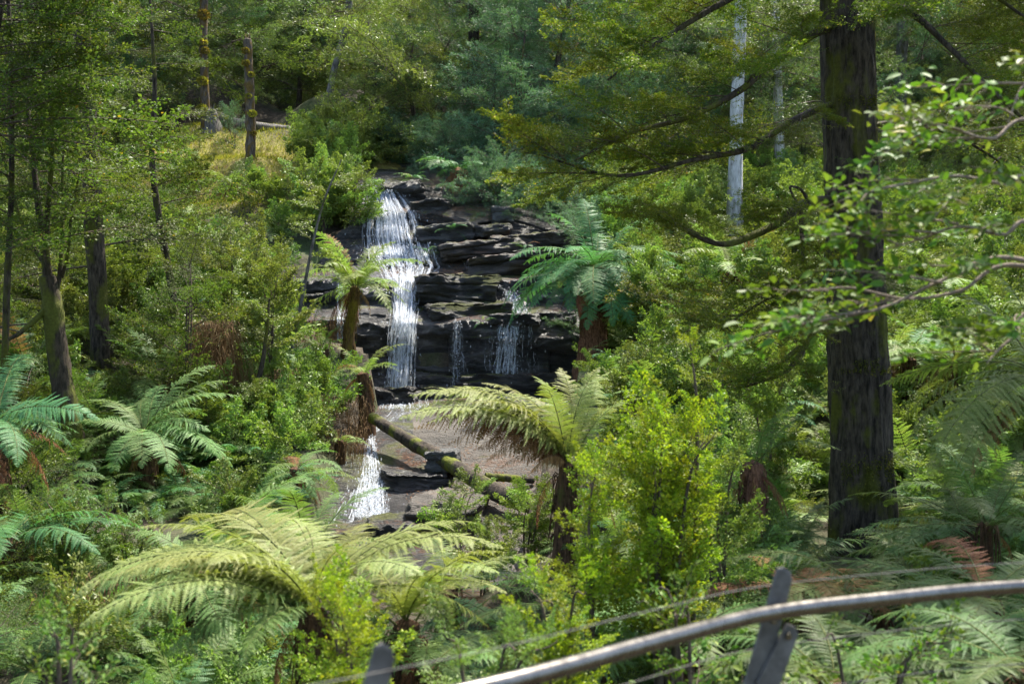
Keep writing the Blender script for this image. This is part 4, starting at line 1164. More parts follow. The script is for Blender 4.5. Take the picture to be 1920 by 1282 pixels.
tree("wattle_tree", "dense blue-green wattle behind the hanging fern trunk", [(930, 330, 35), (935, 270, 35), (925, 200, 35.5), (930, 130, 36)], [0.10, 0.08, 0.06, 0.03], 'bark_dark', 'wattle', 'wattle', 22, 30, (0.9, 1.4), 0.1, el=(-0.2, 0.6), group="blue-green wattle trees")
tree("wattle_tree", "blue-green wattle with forking dark trunk beside the olive branches", [(1070, 380, 36), (1062, 290, 36), (1040, 180, 36), (1056, 60, 36), (1080, -60, 36)], [0.13, 0.12, 0.10, 0.08, 0.04], 'bark_dark', 'wattle', 'wattle', 30, 31, (0.9, 1.5), 0.15, el=(-0.2, 0.5), group="blue-green wattle trees")
tree("wattle_tree", "low blue-green wattle drooping over the top rock beds", [(935, 395, 31), (925, 360, 31), (905, 335, 31)], [0.06, 0.05, 0.02], 'bark_dark', 'wattle', 'wattle', 10, 32, (0.6, 0.9), 0.2, el=(-0.3, 0.5), group="blue-green wattle trees")
tree("wattle_tree", "grey-green wattle bending left over the head of the stream", [(770, 305, 38), (778, 230, 38), (765, 160, 38), (775, 80, 38.5)], [0.09, 0.08, 0.06, 0.03], 'bark_brown', 'wattle', 'wattle_deep', 20, 33, (0.8, 1.3), 0.3, group="blue-green wattle trees")
tree("wattle_tree", "pale feathery tree at the left of the stream head", [(700, 300, 37), (690, 220, 37), (705, 140, 37.5), (690, 40, 38)], [0.09, 0.08, 0.06, 0.03], 'bark_brown', 'wattle', 'gum', 20, 34, (0.8, 1.3), 0.3, group="blue-green wattle trees")
tree("wattle_tree", "grey-green feathery tree behind the broken snag", [(560, 200, 48), (565, 120, 48), (570, 40, 48), (580, -80, 48)], [0.12, 0.10, 0.08, 0.05], 'bark_brown', 'wattle', 'wattle', 24, 35, (0.9, 1.5), 0.25, group="blue-green wattle trees")
tree("wattle_tree", "grey-green feathery tree left of the moss-ringed trunk", [(250, 250, 42), (245, 160, 42), (240, 70, 42), (235, -60, 42)], [0.12, 0.10, 0.08, 0.05], 'bark_brown', 'wattle', 'wattle_deep', 24, 36, (0.9, 1.5), 0.25, group="blue-green wattle trees")
t = tree("mossy_tree", "short yellow-mossed trunk under the lower limb of the big tree", [(1465, 765, 18), (1466, 700, 18), (1470, 650, 18), (1476, 590, 18)], [0.13, 0.12, 0.10, 0.05], 'bark_yellow', 'myrtle_far', 'myrtle', 6, 37, (0.5, 0.8), 0.6)

# ---- tree ferns
def fb(px, py, d):
    return at(px, py, d)
rng = rng_of(600)
# fern whose light green fronds spread wide on the left bank
B = fb(272, 950, 17); top = fb(268, 812, 17)
t = tree_fern("tree_fern", "broad tree fern with glossy light green fronds on the left bank", B, top[2] - B[2], 1.6, 9, 'fern_light', 101, ('arch', 'arch', 'rise'), 3, r=0.16, fine=True, az=(0.5, 2.7))
for px, py, d, sh in [(265, 880, 16.0, 'hang'), (330, 890, 16.0, 'hang'), (225, 890, 16.2, 'hang'), (400, 860, 16.3, 'arch'), (390, 815, 16.6, 'arch'), (440, 756, 16.8, 'arch'), (380, 770, 17.2, 'arch'), (195, 865, 16.5, 'arch'), (150, 850, 16.6, 'arch'), (165, 800, 16.7, 'spread'), (120, 800, 17, 'spread'), (215, 770, 17.5, 'arch'), (425, 880, 16.4, 'arch'), (300, 740, 17.6, 'rise')]:
    frond_to(t, top, fb(px, py, d), 'fern_light', sh, rng, True, wide=1.4)
t = tree_fern("tree_fern", "tall tree fern at the left edge drooping fronds over a dark trunk", fb(-10, 1090, 13), 1.8, 1.5, 5, 'fern_teal', 102, ('arch', 'rise'), 3, r=0.14, fine=True, az=(1.5, 4))
top = np.array(t.location) + np.array([0, 0, 1.8])
for px, py, d, sh in [(105, 850, 12.4, 'hang'), (60, 880, 12.2, 'hang'), (190, 790, 12.8, 'arch'), (100, 800, 12.6, 'arch'), (150, 815, 13.2, 'spread'), (20, 860, 12.2, 'hang'), (100, 760, 13.6, 'arch')]:
    frond_to(t, top, fb(px, py, d), 'fern_teal', sh, rng, True)
t = tree_fern("tree_fern", "tree fern with mossy orange trunk and brown skirt left of the plume", fb(652, 668, 24), 1.45, 1.5, 30, 'fern_yellow', 103, ('arch', 'arch', 'spread', 'hang', 'rise'), 9, (0.16, 0), 0.115, 'fibre_moss', deadsize=0.75, tilt=0.2)
B = fb(690, 800, 21.5)
tree_fern("tree_fern", "small tree fern with brown skirt at the tip of the bank by the log", B, 1.0, 0.95, 11, 'fern_yellow', 104, ('arch', 'spread', 'rise'), 7, (-0.1, 0), 0.13, 'fibre', deadsize=0.8)
tree_fern("tree_fern", "little fern with brown hanging fronds left of the lower cascade", fb(548, 950, 16.5), 0.55, 0.85, 11, 'fern', 105, ('arch', 'spread', 'hang'), 6, (0.05, 0), 0.1, 'fibre', fine=True)
B = fb(1112, 690, 24); top = fb(1118, 505, 24)
t = tree_fern("tree_fern", "lush teal tree fern cascading fronds to the right of the cliff", B, top[2] - B[2], 2.0, 10, 'fern_teal', 106, ('arch', 'arch', 'rise'), 4, (0.05, 0), 0.30, 'fibre_red', az=(0, 3.1), fine=True)
for px, py, d, sh in [(1000, 500, 23.4, 'spread'), (995, 550, 23.2, 'arch'), (1020, 580, 23, 'arch'), (1060, 590, 22.8, 'arch'), (1040, 540, 22.7, 'spread'), (1100, 620, 22.8, 'hang'), (1140, 625, 22.8, 'hang'), (1175, 535, 22.6, 'arch'), (1090, 560, 22.4, 'spread'), (1180, 600, 23, 'hang'), (1200, 560, 23.4, 'arch'), (1010, 465, 24.4, 'spread'), (1060, 470, 25, 'rise'), (1150, 470, 24.5, 'arch'), (1120, 580, 22.2, 'arch'), (1060, 515, 22.4, 'spread'), (990, 525, 23.6, 'spread')]:
    frond_to(t, top, fb(px, py, d), 'fern_teal', sh, rng, True, wide=1.3)
for k in range(24):
    a_ = rng.uniform(2.6, 6.4)
    frond_to(t, top, top + np.array([2.0 * math.cos(a_), 1.4 * math.sin(a_), rng.uniform(-1.3, 0.3)]), 'fern_teal', rng.choice(['arch', 'spread', 'arch', 'hang']), rng, True, wide=1.3)
frond_to(t, top, fb(1075, 600, 22.6), 'fern_dead', 'deadlong', rng)
# the fern at the middle, fronds swept to the left over a brown skirt
B = fb(1058, 1045, 13); top = fb(1065, 872, 13)
t = tree_fern("tree_fern", "leaning tree fern with pale fronds swept left over a brown skirt", B, top[2] - B[2], 1.4, 3, 'fern_yellow', 107, ('rise',), 2, (0.04, 0), 0.13, 'fibre', fine=True)
for px, py, d, sh in [(765, 748, 12.6, 'arch'), (800, 735, 13, 'arch'), (745, 790, 12.3, 'arch'), (850, 730, 13.4, 'arch'), (980, 705, 13.5, 'rise'), (1030, 690, 13.6, 'rise'), (1110, 688, 13.3, 'rise'), (880, 760, 12.2, 'arch'), (1150, 700, 13.4, 'rise'), (950, 740, 13.8, 'arch'), (800, 800, 12.1, 'arch'), (1180, 760, 13.5, 'arch'), (780, 770, 12.6, 'arch'), (820, 755, 13.0, 'arch'), (900, 720, 13.2, 'arch'), (840, 785, 12.5, 'arch'), (920, 775, 12.6, 'arch'), (1000, 745, 13.2, 'arch'), (1060, 700, 13.7, 'rise')]:
    frond_to(t, top, fb(px, py, d), 'fern_pale', sh, rng, True)
for px, py, d in [(780, 815, 12.4), (840, 835, 12.7), (900, 845, 12.2), (915, 865, 12.3), (800, 800, 12.3), (960, 850, 12.6), (860, 815, 12.4), (940, 880, 12.8), (1000, 890, 12.3)]:
    frond_to(t, top, fb(px, py, d), 'fern_dead', 'deadlong', rng, lab="dead brown frond arching left")
B = fb(432, 395, 34)
t = tree_fern("tree_fern", "tree fern with upright pale fronds below the broken snag", B, 0.75, 1.35, 12, 'fern_yellow', 108, ('rise', 'arch', 'arch'), 4, (0, 0), 0.13, 'fibre')
B = fb(862, 400, 31.5)
t = tree_fern("tree_fern", "tree fern with red fibrous trunk above the rock beds", B, 1.15, 1.35, 11, 'fern_teal', 109, ('arch', 'spread'), 4, (-0.05, 0), 0.30, 'fibre_red')
frond_to(t, np.array(B) + np.array([-0.05, 0, 1.15]), fb(780, 312, 30.6), 'fern_teal', 'arch', rng)
frond_to(t, np.array(B) + np.array([-0.05, 0, 1.15]), fb(790, 300, 31.2), 'fern_teal', 'arch', rng)
tree_fern("ground_fern", "small dark teal fern beside the red fern trunk at the cliff foot", fb(1150, 700, 22), 0.25, 0.6, 11, 'fern_teal', 110, ('arch', 'spread'), 1, cat="fern", fine=True, group="small ferns on the banks")
tree_fern("ground_fern", "small bright fern on the rock at the lip of the falls", fb(775, 338, 31.8), 0.05, 0.6, 9, 'fern_teal', 111, ('arch', 'spread'), 0, cat="fern", group="small ferns on the banks")
tree_fern("ground_fern", "tiny fern tuft in the crack under the red fibrous trunk", fb(850, 432, 29.3), 0.02, 0.5, 9, 'fern_teal', 112, ('arch', 'hang'), 0, cat="fern", group="small ferns on the banks")
for k, (px, py, d, s_, lab) in enumerate([
    (835, 576, 26.2, 0.32, "tiny fern rooted under the mossy slab on the cliff"),
    (905, 604, 25.2, 0.3, "tiny fern clinging to the lip of the lower rock face"),
    (985, 462, 28.3, 0.35, "tiny fern in a joint of the brown upper rock beds"),
    (800, 470, 28.9, 0.35, "tiny fern on wet rock right of the upper fall"),
]):
    tree_fern("ground_fern", lab, at(px, py, d), 0.0, s_, 8, 'fern_teal', 190 + k, ('arch', 'hang', 'spread'), 0, cat="fern", group="small ferns on the banks")
# right bank
B = fb(1960, 960, 11)
t = tree_fern("tree_fern", "large tree fern at the right edge sweeping long pale fronds inwards", B, 1.3, 1.8, 4, 'fern_yellow', 113, ('arch', 'rise'), 6, (0, 0), 0.14, 'fibre', fine=True, az=(1, 3))
top = np.array(t.location) + np.array([0, 0, 1.3])
for px, py, d, sh in [(1690, 800, 11.5, 'arch'), (1700, 850, 10.8, 'arch'), (1680, 760, 12.2, 'arch'), (1720, 890, 10.4, 'arch'), (1760, 740, 12.4, 'arch'), (1820, 930, 10.2, 'hang'), (1800, 790, 11.9, 'arch'), (1850, 720, 11.6, 'rise'), (1740, 830, 11.2, 'arch')]:
    frond_to(t, top, fb(px, py, d), 'fern_yellow', sh, rng, True)
tree_fern("tree_fern", "tree fern with sunlit fronds on the slope right of the big trunk", fb(1790, 790, 17), 0.9, 1.9, 13, 'fern_yellow', 114, ('arch', 'spread'), 2, r=0.13, fine=True)
tree_fern("tree_fern", "tree fern high on the right slope above the sunlit fern", fb(1860, 690, 20), 0.9, 1.9, 12, 'fern_yellow', 115, ('arch', 'spread'), 2, r=0.13)
tree_fern("tree_fern", "tree fern on the slope hugging the right side of the big trunk", fb(1705, 760, 17.5), 0.7, 1.7, 12, 'fern_teal', 116, ('arch', 'spread'), 2, r=0.13)
tree_fern("tree_fern", "young fern with a rusty dead trunk behind the yellow sapling", fb(1412, 1010, 11.5), 0.75, 0.85, 8, 'fern', 117, ('arch', 'rise'), 8, r=0.11, trunk='fibre_red', fine=True, deadsize=0.7)
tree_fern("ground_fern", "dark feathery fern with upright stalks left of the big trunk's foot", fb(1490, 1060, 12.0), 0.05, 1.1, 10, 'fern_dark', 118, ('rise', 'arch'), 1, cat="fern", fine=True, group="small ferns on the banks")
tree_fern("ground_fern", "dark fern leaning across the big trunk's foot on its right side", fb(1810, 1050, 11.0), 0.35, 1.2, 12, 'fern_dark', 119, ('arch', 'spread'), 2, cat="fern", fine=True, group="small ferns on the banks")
tree_fern("ground_fern", "yellowing bracken fern up the slope behind the lower limb", fb(1370, 540, 23), 0.3, 1.5, 13, 'fern_yellow', 120, ('arch', 'spread', 'rise'), 3, cat="fern", group="small ferns on the banks")
tree_fern("ground_fern", "pale bracken fern below the white gum trunk", fb(1440, 500, 27), 0.3, 1.5, 12, 'fern', 121, ('arch', 'spread'), 1, cat="fern", group="small ferns on the banks")
# below the handrail
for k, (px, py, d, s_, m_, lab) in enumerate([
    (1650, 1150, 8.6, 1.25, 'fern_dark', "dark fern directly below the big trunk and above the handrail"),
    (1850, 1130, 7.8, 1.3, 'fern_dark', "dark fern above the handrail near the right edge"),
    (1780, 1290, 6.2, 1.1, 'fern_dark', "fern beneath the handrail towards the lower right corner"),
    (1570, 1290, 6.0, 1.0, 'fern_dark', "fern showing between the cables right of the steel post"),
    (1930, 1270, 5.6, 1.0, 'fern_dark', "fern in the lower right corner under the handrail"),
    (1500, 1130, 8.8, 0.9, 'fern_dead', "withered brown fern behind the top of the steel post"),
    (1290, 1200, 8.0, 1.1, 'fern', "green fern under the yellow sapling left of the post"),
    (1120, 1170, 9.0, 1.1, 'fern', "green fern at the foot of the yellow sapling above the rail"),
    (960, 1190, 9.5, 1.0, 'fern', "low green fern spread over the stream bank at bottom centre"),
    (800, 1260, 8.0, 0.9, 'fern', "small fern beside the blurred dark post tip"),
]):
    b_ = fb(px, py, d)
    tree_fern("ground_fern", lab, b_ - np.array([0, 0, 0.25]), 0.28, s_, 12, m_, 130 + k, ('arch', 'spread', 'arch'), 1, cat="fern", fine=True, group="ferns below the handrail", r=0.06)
# small ferns and bushes clothing the bank tips
for k, (px, py, d, s_, m_, lab) in enumerate([
    (600, 800, 20.3, 0.6, 'fern', "small fern on the brown bank above the lower cascade"),
    (640, 840, 20.0, 0.5, 'fern_yellow', "little pale fern at the edge of the brown bank"),
    (520, 780, 20.0, 0.7, 'fern', "fern among the dry grass right of the thin dark trunk"),
    (570, 720, 21.3, 0.7, 'fern', "fern under the slender leaning sapling"),
    (480, 860, 18.5, 0.7, 'fern_teal', "teal fern between the light green fern and the brown bank"),
    (1830, 960, 12.5, 1.0, 'fern', "green fern on the slope right of the big trunk's foot"),
    (1850, 1010, 9.6, 1.0, 'fern_dark', "dark fern under the large right edge tree fern"),
]):
    tree_fern("ground_fern", lab, at(px, py, d), 0.12, s_, 11, m_, 170 + k, ('arch', 'spread', 'rise'), 1, cat="fern", fine=True, group="small ferns on the banks", r=0.05)
# foreground tree fern at the bottom left
B = np.array([-1.35, 8.2, -3.4]); top = fb(590, 1150, 8.0)
t = tree_fern("tree_fern", "large foreground tree fern with pale arching fronds at bottom left", B, top[2] - B[2], 1.6, 2, 'fern_pale', 150, ('arch',), 3, (top[0] - B[0], top[1] - B[1]), 0.13, 'fibre', fine=True)
for px, py, d, sh in [(205, 1085, 7.6, 'arch'), (270, 1010, 8.2, 'arch'), (240, 1050, 7.9, 'arch'), (440, 1000, 8.9, 'arch'), (520, 985, 9.3, 'arch'), (660, 1000, 8.9, 'arch'), (945, 1035, 7.6, 'arch'), (900, 1000, 8, 'arch'), (780, 1000, 8.2, 'arch'), (180, 1165, 7.4, 'arch'), (700, 1010, 7.6, 'arch'), (340, 1060, 7.2, 'arch'), (300, 1120, 7.3, 'arch'), (800, 1080, 7.3, 'arch'), (220, 1120, 7.9, 'arch'), (380, 1010, 8.7, 'arch'), (300, 1035, 8.0, 'arch'), (200, 1130, 7.8, 'arch'), (190, 1060, 8.3, 'arch'), (330, 985, 9.0, 'arch'), (430, 970, 9.4, 'arch'), (600, 985, 9.2, 'arch'), (250, 1090, 7.5, 'arch'), (740, 985, 8.8, 'arch'), (850, 1020, 7.9, 'arch'), (420, 1040, 7.6, 'arch')]:
    frond_to(t, top, fb(px, py, d), 'fern_pale', sh, rng, True)
for px, py, d in [(300, 1180, 7.4), (430, 1250, 7.2), (330, 1250, 7.3)]:
    frond_to(t, top, fb(px, py, d), 'fern', 'hang', rng, True)
B = np.array([-0.75, 8.6, -3.5]); top = fb(760, 1170, 8.4)
t = tree_fern("tree_fern", "pale foreground tree fern arching right at bottom centre", B, top[2] - B[2], 1.4, 2, 'fern_pale', 159, ('arch',), 2, (top[0] - B[0], top[1] - B[1]), 0.12, 'fibre', fine=True)
for px, py, d, sh in [(950, 1040, 8.0, 'arch'), (920, 1080, 7.6, 'arch'), (860, 1020, 8.6, 'arch'), (690, 1020, 9.0, 'arch'), (600, 1030, 8.4, 'arch'), (560, 1090, 8.0, 'arch'), (900, 1130, 7.5, 'arch'), (760, 1030, 9.2, 'arch'), (640, 1120, 7.6, 'arch'), (820, 1090, 7.6, 'arch')]:
    frond_to(t, top, fb(px, py, d), 'fern_pale', sh, rng, True)
B = np.array([-3.1, 10.8, -3.5]); top = fb(380, 1080, 10.5)
t = tree_fern("tree_fern", "green tree fern behind the large pale foreground fern", B, top[2] - B[2], 1.7, 8, 'fern', 151, ('arch', 'rise', 'spread'), 4, (top[0] - B[0], top[1] - B[1]), 0.13, 'fibre', fine=True, az=(-0.2, 3.4))
for px, py, d, sh in [(190, 1180, 9.8, 'arch'), (170, 1120, 10, 'arch'), (250, 1210, 9.6, 'hang'), (360, 1260, 9.4, 'hang'), (240, 1000, 10.6, 'arch'), (500, 1000, 10.8, 'arch')]:
    frond_to(t, top, fb(px, py, d), 'fern', sh, rng, True)
tree_fern("tree_fern", "dark green tree fern low at the left edge", fb(20, 1090, 11.5), 0.4, 1.4, 11, 'fern_teal', 152, ('arch', 'spread'), 3, r=0.12, fine=True)
tree_fern("tree_fern", "tree fern with raised fronds standing before the lower cascade", fb(575, 1090, 13.5), 0.3, 1.3, 11, 'fern', 153, ('rise', 'arch', 'spread'), 2, r=0.12, fine=True)
tree_fern("tree_fern", "green tree fern spreading under the log end", fb(840, 1120, 12.5), 0.1, 1.2, 12, 'fern', 154, ('arch', 'spread'), 2, r=0.12, fine=True)
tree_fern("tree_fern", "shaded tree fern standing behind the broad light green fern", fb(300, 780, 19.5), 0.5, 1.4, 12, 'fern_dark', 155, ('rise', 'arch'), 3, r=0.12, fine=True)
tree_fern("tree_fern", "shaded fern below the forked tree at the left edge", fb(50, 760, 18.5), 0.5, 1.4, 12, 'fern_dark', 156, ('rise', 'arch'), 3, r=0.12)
tree_fern("ground_fern", "narrow fern hanging on the bank beside the side trickle", fb(600, 660, 24), 0.1, 0.8, 9, 'fern', 157, ('rise', 'arch'), 1, cat="fern", group="small ferns on the banks")
tree_fern("ground_fern", "pale ferns below the clearing among the left shrubs", fb(330, 470, 29), 0.3, 1.2, 11, 'fern', 158, ('arch', 'spread'), 1, cat="fern", group="small ferns on the banks")

# ---- shrubs
def sh_(label, px, py, d, h, n, kind, mat, seed, **kw):
    return shrub(kw.pop('name', "leafy_shrub"), label, at(px, py, d), h, n, kind, mat, seed, **kw)
sh_("fresh light green shrub at the right end of the mossy clearing", 585, 330, 34, 1.6, 24, 'shrub', 'shrub_light', 201, s=(0.6, 1.0), spread=0.7)
sh_("olive shrub closing the left side of the yellow clearing", 345, 345, 35, 1.0, 24, 'shrub', 'shrub_olive', 230, s=(0.6, 0.95), spread=0.8)
sh_("pale green shrub at the foot of the yellow clearing", 505, 390, 32.5, 0.9, 24, 'shrub', 'shrub_light', 231, s=(0.6, 0.95), spread=0.9)
sh_("grey-green bush half hiding the fallen log behind the snag", 440, 240, 38.2, 0.5, 14, 'wattle', 'wattle', 232, s=(0.3, 0.45), spread=0.6)
sh_("light green shrub mass left of the upper waterfall", 610, 440, 30, 2.0, 30, 'shrub', 'shrub_light', 202, s=(0.7, 1.1), spread=0.9)
sh_("leafy light shrub brushing the top of the falls from the left", 665, 420, 30, 1.5, 24, 'shrub', 'shrub_light', 203, s=(0.6, 0.95), spread=0.5)
sh_("pale bushy shrub behind the head of the falls", 650, 300, 35, 1.6, 24, 'shrub', 'shrub_olive', 204, s=(0.7, 1.1), spread=0.8)
sh_("yellowish sapling shrub standing up on the left bank", 430, 640, 21, 2.1, 30, 'shrub', 'shrub_olive', 205, s=(0.45, 0.8), spread=0.4)
sh_("spreading olive shrub left of the slender leaning sapling", 510, 640, 20.5, 1.4, 26, 'shrub', 'shrub_olive', 206, s=(0.5, 0.9), spread=0.6)
sh_("tall shrub with dark layered leaves in the middle of the left bank", 350, 690, 19, 1.9, 24, 'myrtle_far', 'myrtle_dark', 207, s=(0.4, 0.7), spread=0.5, el=(0, 0.7))
sh_("dense green bush filling the bank right of the light green fern", 520, 830, 19, 0.9, 24, 'shrub', 'shrub', 208, s=(0.4, 0.7), spread=0.6)
sh_("drooping green bush above the tip of the bank", 590, 760, 20.5, 0.9, 24, 'shrub', 'shrub', 209, s=(0.4, 0.7), spread=0.6)
sh_("glossy small leaved shrub in front of the dark fern trunk", 450, 1010, 14.8, 0.75, 30, 'shrub', 'shrub', 210, s=(0.3, 0.6), spread=0.5)
sh_("rounded twiggy green shrub at left between the two ferns", 130, 1060, 11.8, 0.75, 44, 'bright', 'shrub', 211, s=(0.35, 0.6), spread=0.6, stems=5)
sh_("small glossy shrub right below the twiggy shrub", 240, 1040, 12.5, 0.4, 26, 'bright', 'shrub', 212, s=(0.35, 0.55), spread=0.5, stems=4)
sh_("light green shrub wall right of the teal tree fern", 1225, 640, 23.2, 1.9, 30, 'shrub', 'shrub_light', 213, s=(0.5, 0.9), spread=0.6)
sh_("pale green shrub behind the yellow sapling and the limb", 1330, 800, 16, 1.2, 26, 'shrub', 'shrub', 214, s=(0.4, 0.8), spread=0.7)
sh_("green leafy shrub under the lower limb left of the big trunk", 1440, 880, 14.5, 1.2, 30, 'shrub', 'shrub_light', 215, s=(0.35, 0.65), spread=0.6)
sh_("twiggy bush with pale leaves growing over the slanting log", 850, 985, 15.6, 0.55, 16, 'shrub', 'shrub_light', 216, s=(0.25, 0.5), spread=0.45, wood='twig_pale', lean=(0.15, 0))
sh_("dark small leaved bush on the bank under the log's lower end", 985, 1020, 14.8, 0.6, 16, 'shrub', 'shrub', 217, s=(0.25, 0.5), spread=0.45)
sh_("low green shrub hiding the bank at the cliff foot beside the red fern trunk", 1130, 740, 21.5, 0.6, 24, 'shrub', 'shrub', 228, s=(0.35, 0.6), spread=0.5)
sh_("pale shrub just behind the swept fern's upright fronds", 1190, 760, 17.5, 0.8, 20, 'shrub', 'shrub_olive', 229, s=(0.35, 0.6), spread=0.5)
sh_("leafy bush covering the brown slab beside the middle fern's trunk", 1000, 985, 15.2, 0.5, 20, 'shrub', 'shrub_light', 233, s=(0.3, 0.55), spread=0.5)
sh_("low olive bush at the stream edge under the brown boulder", 900, 1060, 13.6, 0.4, 18, 'shrub', 'shrub_olive', 234, s=(0.3, 0.5), spread=0.5)
# the bright sapling
t = sh_("bright yellow-green sapling in sunlight at right centre", 1245, 1120, 7.6, 1.25, 108, 'bright', 'bright', 218, s=(0.28, 0.66), spread=0.52, stems=9, el=(0.1, 1.2), name="sapling")
t = sh_("thin upright yellow-green sapling left of the bright one", 1120, 1130, 7.4, 0.85, 36, 'bright', 'bright', 219, s=(0.28, 0.5), spread=0.16, stems=2, el=(0.3, 1.1), name="sapling")
t = sh_("tall yellow-green leader shoot above the bright sapling", 1285, 1100, 7.8, 1.75, 24, 'bright', 'bright', 220, s=(0.18, 0.34), spread=0.08, stems=1, el=(0.4, 1.1), name="sapling")
sh_("green sapling with olive leaves behind the bright sapling's right side", 1350, 1100, 9.0, 1.15, 36, 'bright', 'shrub_light', 221, s=(0.4, 0.7), spread=0.4, stems=3, name="sapling")
sh_("yellow-green shrub blurred at the bottom edge left of the post tip", 655, 1330, 5.6, 0.55, 45, 'bright', 'bright', 222, s=(0.28, 0.45), spread=0.35, name="sapling")
sh_("yellow-green shrub blurred along the bottom edge under the rail's start", 900, 1330, 5.4, 0.42, 30, 'bright', 'shrub_light', 223, s=(0.25, 0.42), spread=0.45, name="sapling")
sh_("bright green shrub blurred just above the rail at bottom centre", 1060, 1260, 5.8, 0.5, 30, 'bright', 'bright', 224, s=(0.25, 0.42), spread=0.4, name="sapling")
sh_("glossy big leaved shoot in the lower left corner", 120, 1330, 4.6, 0.40, 14, 'bigleaf', 'glossy', 225, s=(0.35, 0.5), spread=0.08, stems=2, el=(0.5, 1.2))
sh_("glossy leaved shrub left of the steel post under the rail", 1300, 1260, 5.4, 0.35, 20, 'bigleaf', 'glossy', 226, s=(0.4, 0.6), spread=0.35, stems=3)
sh_("broad leaved shrub behind the cables right of the steel post", 1640, 1300, 5.2, 0.3, 20, 'bigleaf', 'glossy', 227, s=(0.4, 0.6), spread=0.4, stems=3)

# the leafy branches that reach in from a tree beyond the right edge
rng = rng_of(700)
t = thing("overhanging_tree", "large glossy leaved branches reaching in from the right edge", "tree", np.array([2.9, 5.0, -2.2]), "trees of the gully")
g = Geo()
tube(g, [(0, 0, -0.4), (0.05, 0.05, 1.5), (0.1, 0, 3.0), (0.05, -0.05, 4.6)], [0.09, 0.08, 0.065, 0.04], 12, 40, 0, 0.12, (2, 12), 70)
link("trunk", g.mesh("trunk", [M['bark_brown']], True), t)
for pts, ns in [([(2170, 470, 5.0), (1920, 488, 4.8), (1780, 520, 4.7), (1660, 575, 4.6), (1560, 598, 4.55), (1470, 615, 4.5)], 9),
                ([(2170, 500, 5.0), (1920, 500, 4.9), (1800, 545, 4.85), (1700, 560, 4.8), (1600, 540, 4.8), (1540, 542, 4.8)], 6),
                ([(2170, 250, 5.0), (1950, 230, 4.9), (1860, 260, 4.8), (1780, 240, 4.75), (1690, 225, 4.7)], 7),
                ([(2170, 330, 5.0), (1960, 350, 4.8), (1880, 345, 4.75), (1790, 330, 4.7), (1700, 345, 4.65), (1620, 360, 4.6)], 8),
                ([(2170, 420, 5.0), (1960, 430, 4.7), (1880, 440, 4.65), (1800, 425, 4.6), (1720, 450, 4.6), (1650, 470, 4.6)], 8),
                ([(2170, 620, 5.0), (1960, 600, 4.9), (1890, 640, 4.8), (1850, 680, 4.75)], 6),
                ([(2170, 130, 5.0), (1980, 120, 4.9), (1920, 160, 4.8), (1890, 230, 4.75)], 5)]:
    P_ = np.array([at(*p) for p in pts])
    P_[0] = np.array(t.location) + np.array([0.08, 0, P_[0][2] + 2.2 - rng.uniform(0.25, 0.7)])
    g = Geo()
    tube(g, P_ - np.array(t.location), [0.016, 0.008, 0.006, 0.003], 7, 50, 0, 0.12, (1.5, 12), 5)
    link("limb", g.mesh("limb", [M['twig_pale']], True), t)
    R_ = resample(P_, 40)
    sprays(t, R_, rng, max(2, int(ns * 0.75)), 'bigleaf', 'glossy', (0.5, 0.8), (-0.3, 0.35), 0.3, 1.1, 'twig_pale')

# ---------------------------------------------------------------- masses nobody could count
def scatter(name, label, protos, P, rot, scl, idx):
    col = bpy.data.collections.new(name + "_kinds")
    for k, me in enumerate(protos):
        col.objects.link(bpy.data.objects.new("%s_kind_%02d" % (name, k), me))
    me = bpy.data.meshes.new(name)
    me.vertices.add(len(P))
    me.vertices.foreach_set("co", np.asarray(P, np.float32).ravel())
    a = me.attributes.new("rot", 'FLOAT_VECTOR', 'POINT'); a.data.foreach_set("vector", np.asarray(rot, np.float32).ravel())
    a = me.attributes.new("scl", 'FLOAT', 'POINT'); a.data.foreach_set("value", np.asarray(scl, np.float32))
    a = me.attributes.new("idx", 'INT', 'POINT'); a.data.foreach_set("value", np.asarray(idx, np.int32))
    o = link(name, me)
    ng = bpy.data.node_groups.new(name, 'GeometryNodeTree')
    ng.interface.new_socket("Geometry", in_out='INPUT', socket_type='NodeSocketGeometry')
    ng.interface.new_socket("Geometry", in_out='OUTPUT', socket_type='NodeSocketGeometry')
    gi = ng.nodes.new("NodeGroupInput"); go = ng.nodes.new("NodeGroupOutput")
    ci = ng.nodes.new("GeometryNodeCollectionInfo")
    ci.inputs["Collection"].default_value = col
    ci.inputs["Separate Children"].default_value = True
    ci.inputs["Reset Children"].default_value = True
    ip = ng.nodes.new("GeometryNodeInstanceOnPoints")
    ip.inputs["Pick Instance"].default_value = True
    def attr(nm, ty):
        n = ng.nodes.new("GeometryNodeInputNamedAttribute")
        n.data_type = ty
        n.inputs["Name"].default_value = nm
        return n.outputs["Attribute"]
    ng.links.new(gi.outputs[0], ip.inputs["Points"])
    ng.links.new(ci.outputs[0], ip.inputs["Instance"])
    ng.links.new(attr("idx", 'INT'), ip.inputs["Instance Index"])
    e2r = ng.nodes.new("FunctionNodeEulerToRotation")
    ng.links.new(attr("rot", 'FLOAT_VECTOR'), e2r.inputs[0])
    ng.links.new(e2r.outputs[0], ip.inputs["Rotation"])
    ng.links.new(attr("scl", 'FLOAT'), ip.inputs["Scale"])
    ng.links.new(ip.outputs[0], go.inputs[0])
    md = o.modifiers.new("scatter", 'NODES')
    md.node_group = ng
    tag(o, label, None, None, "stuff")
    return o

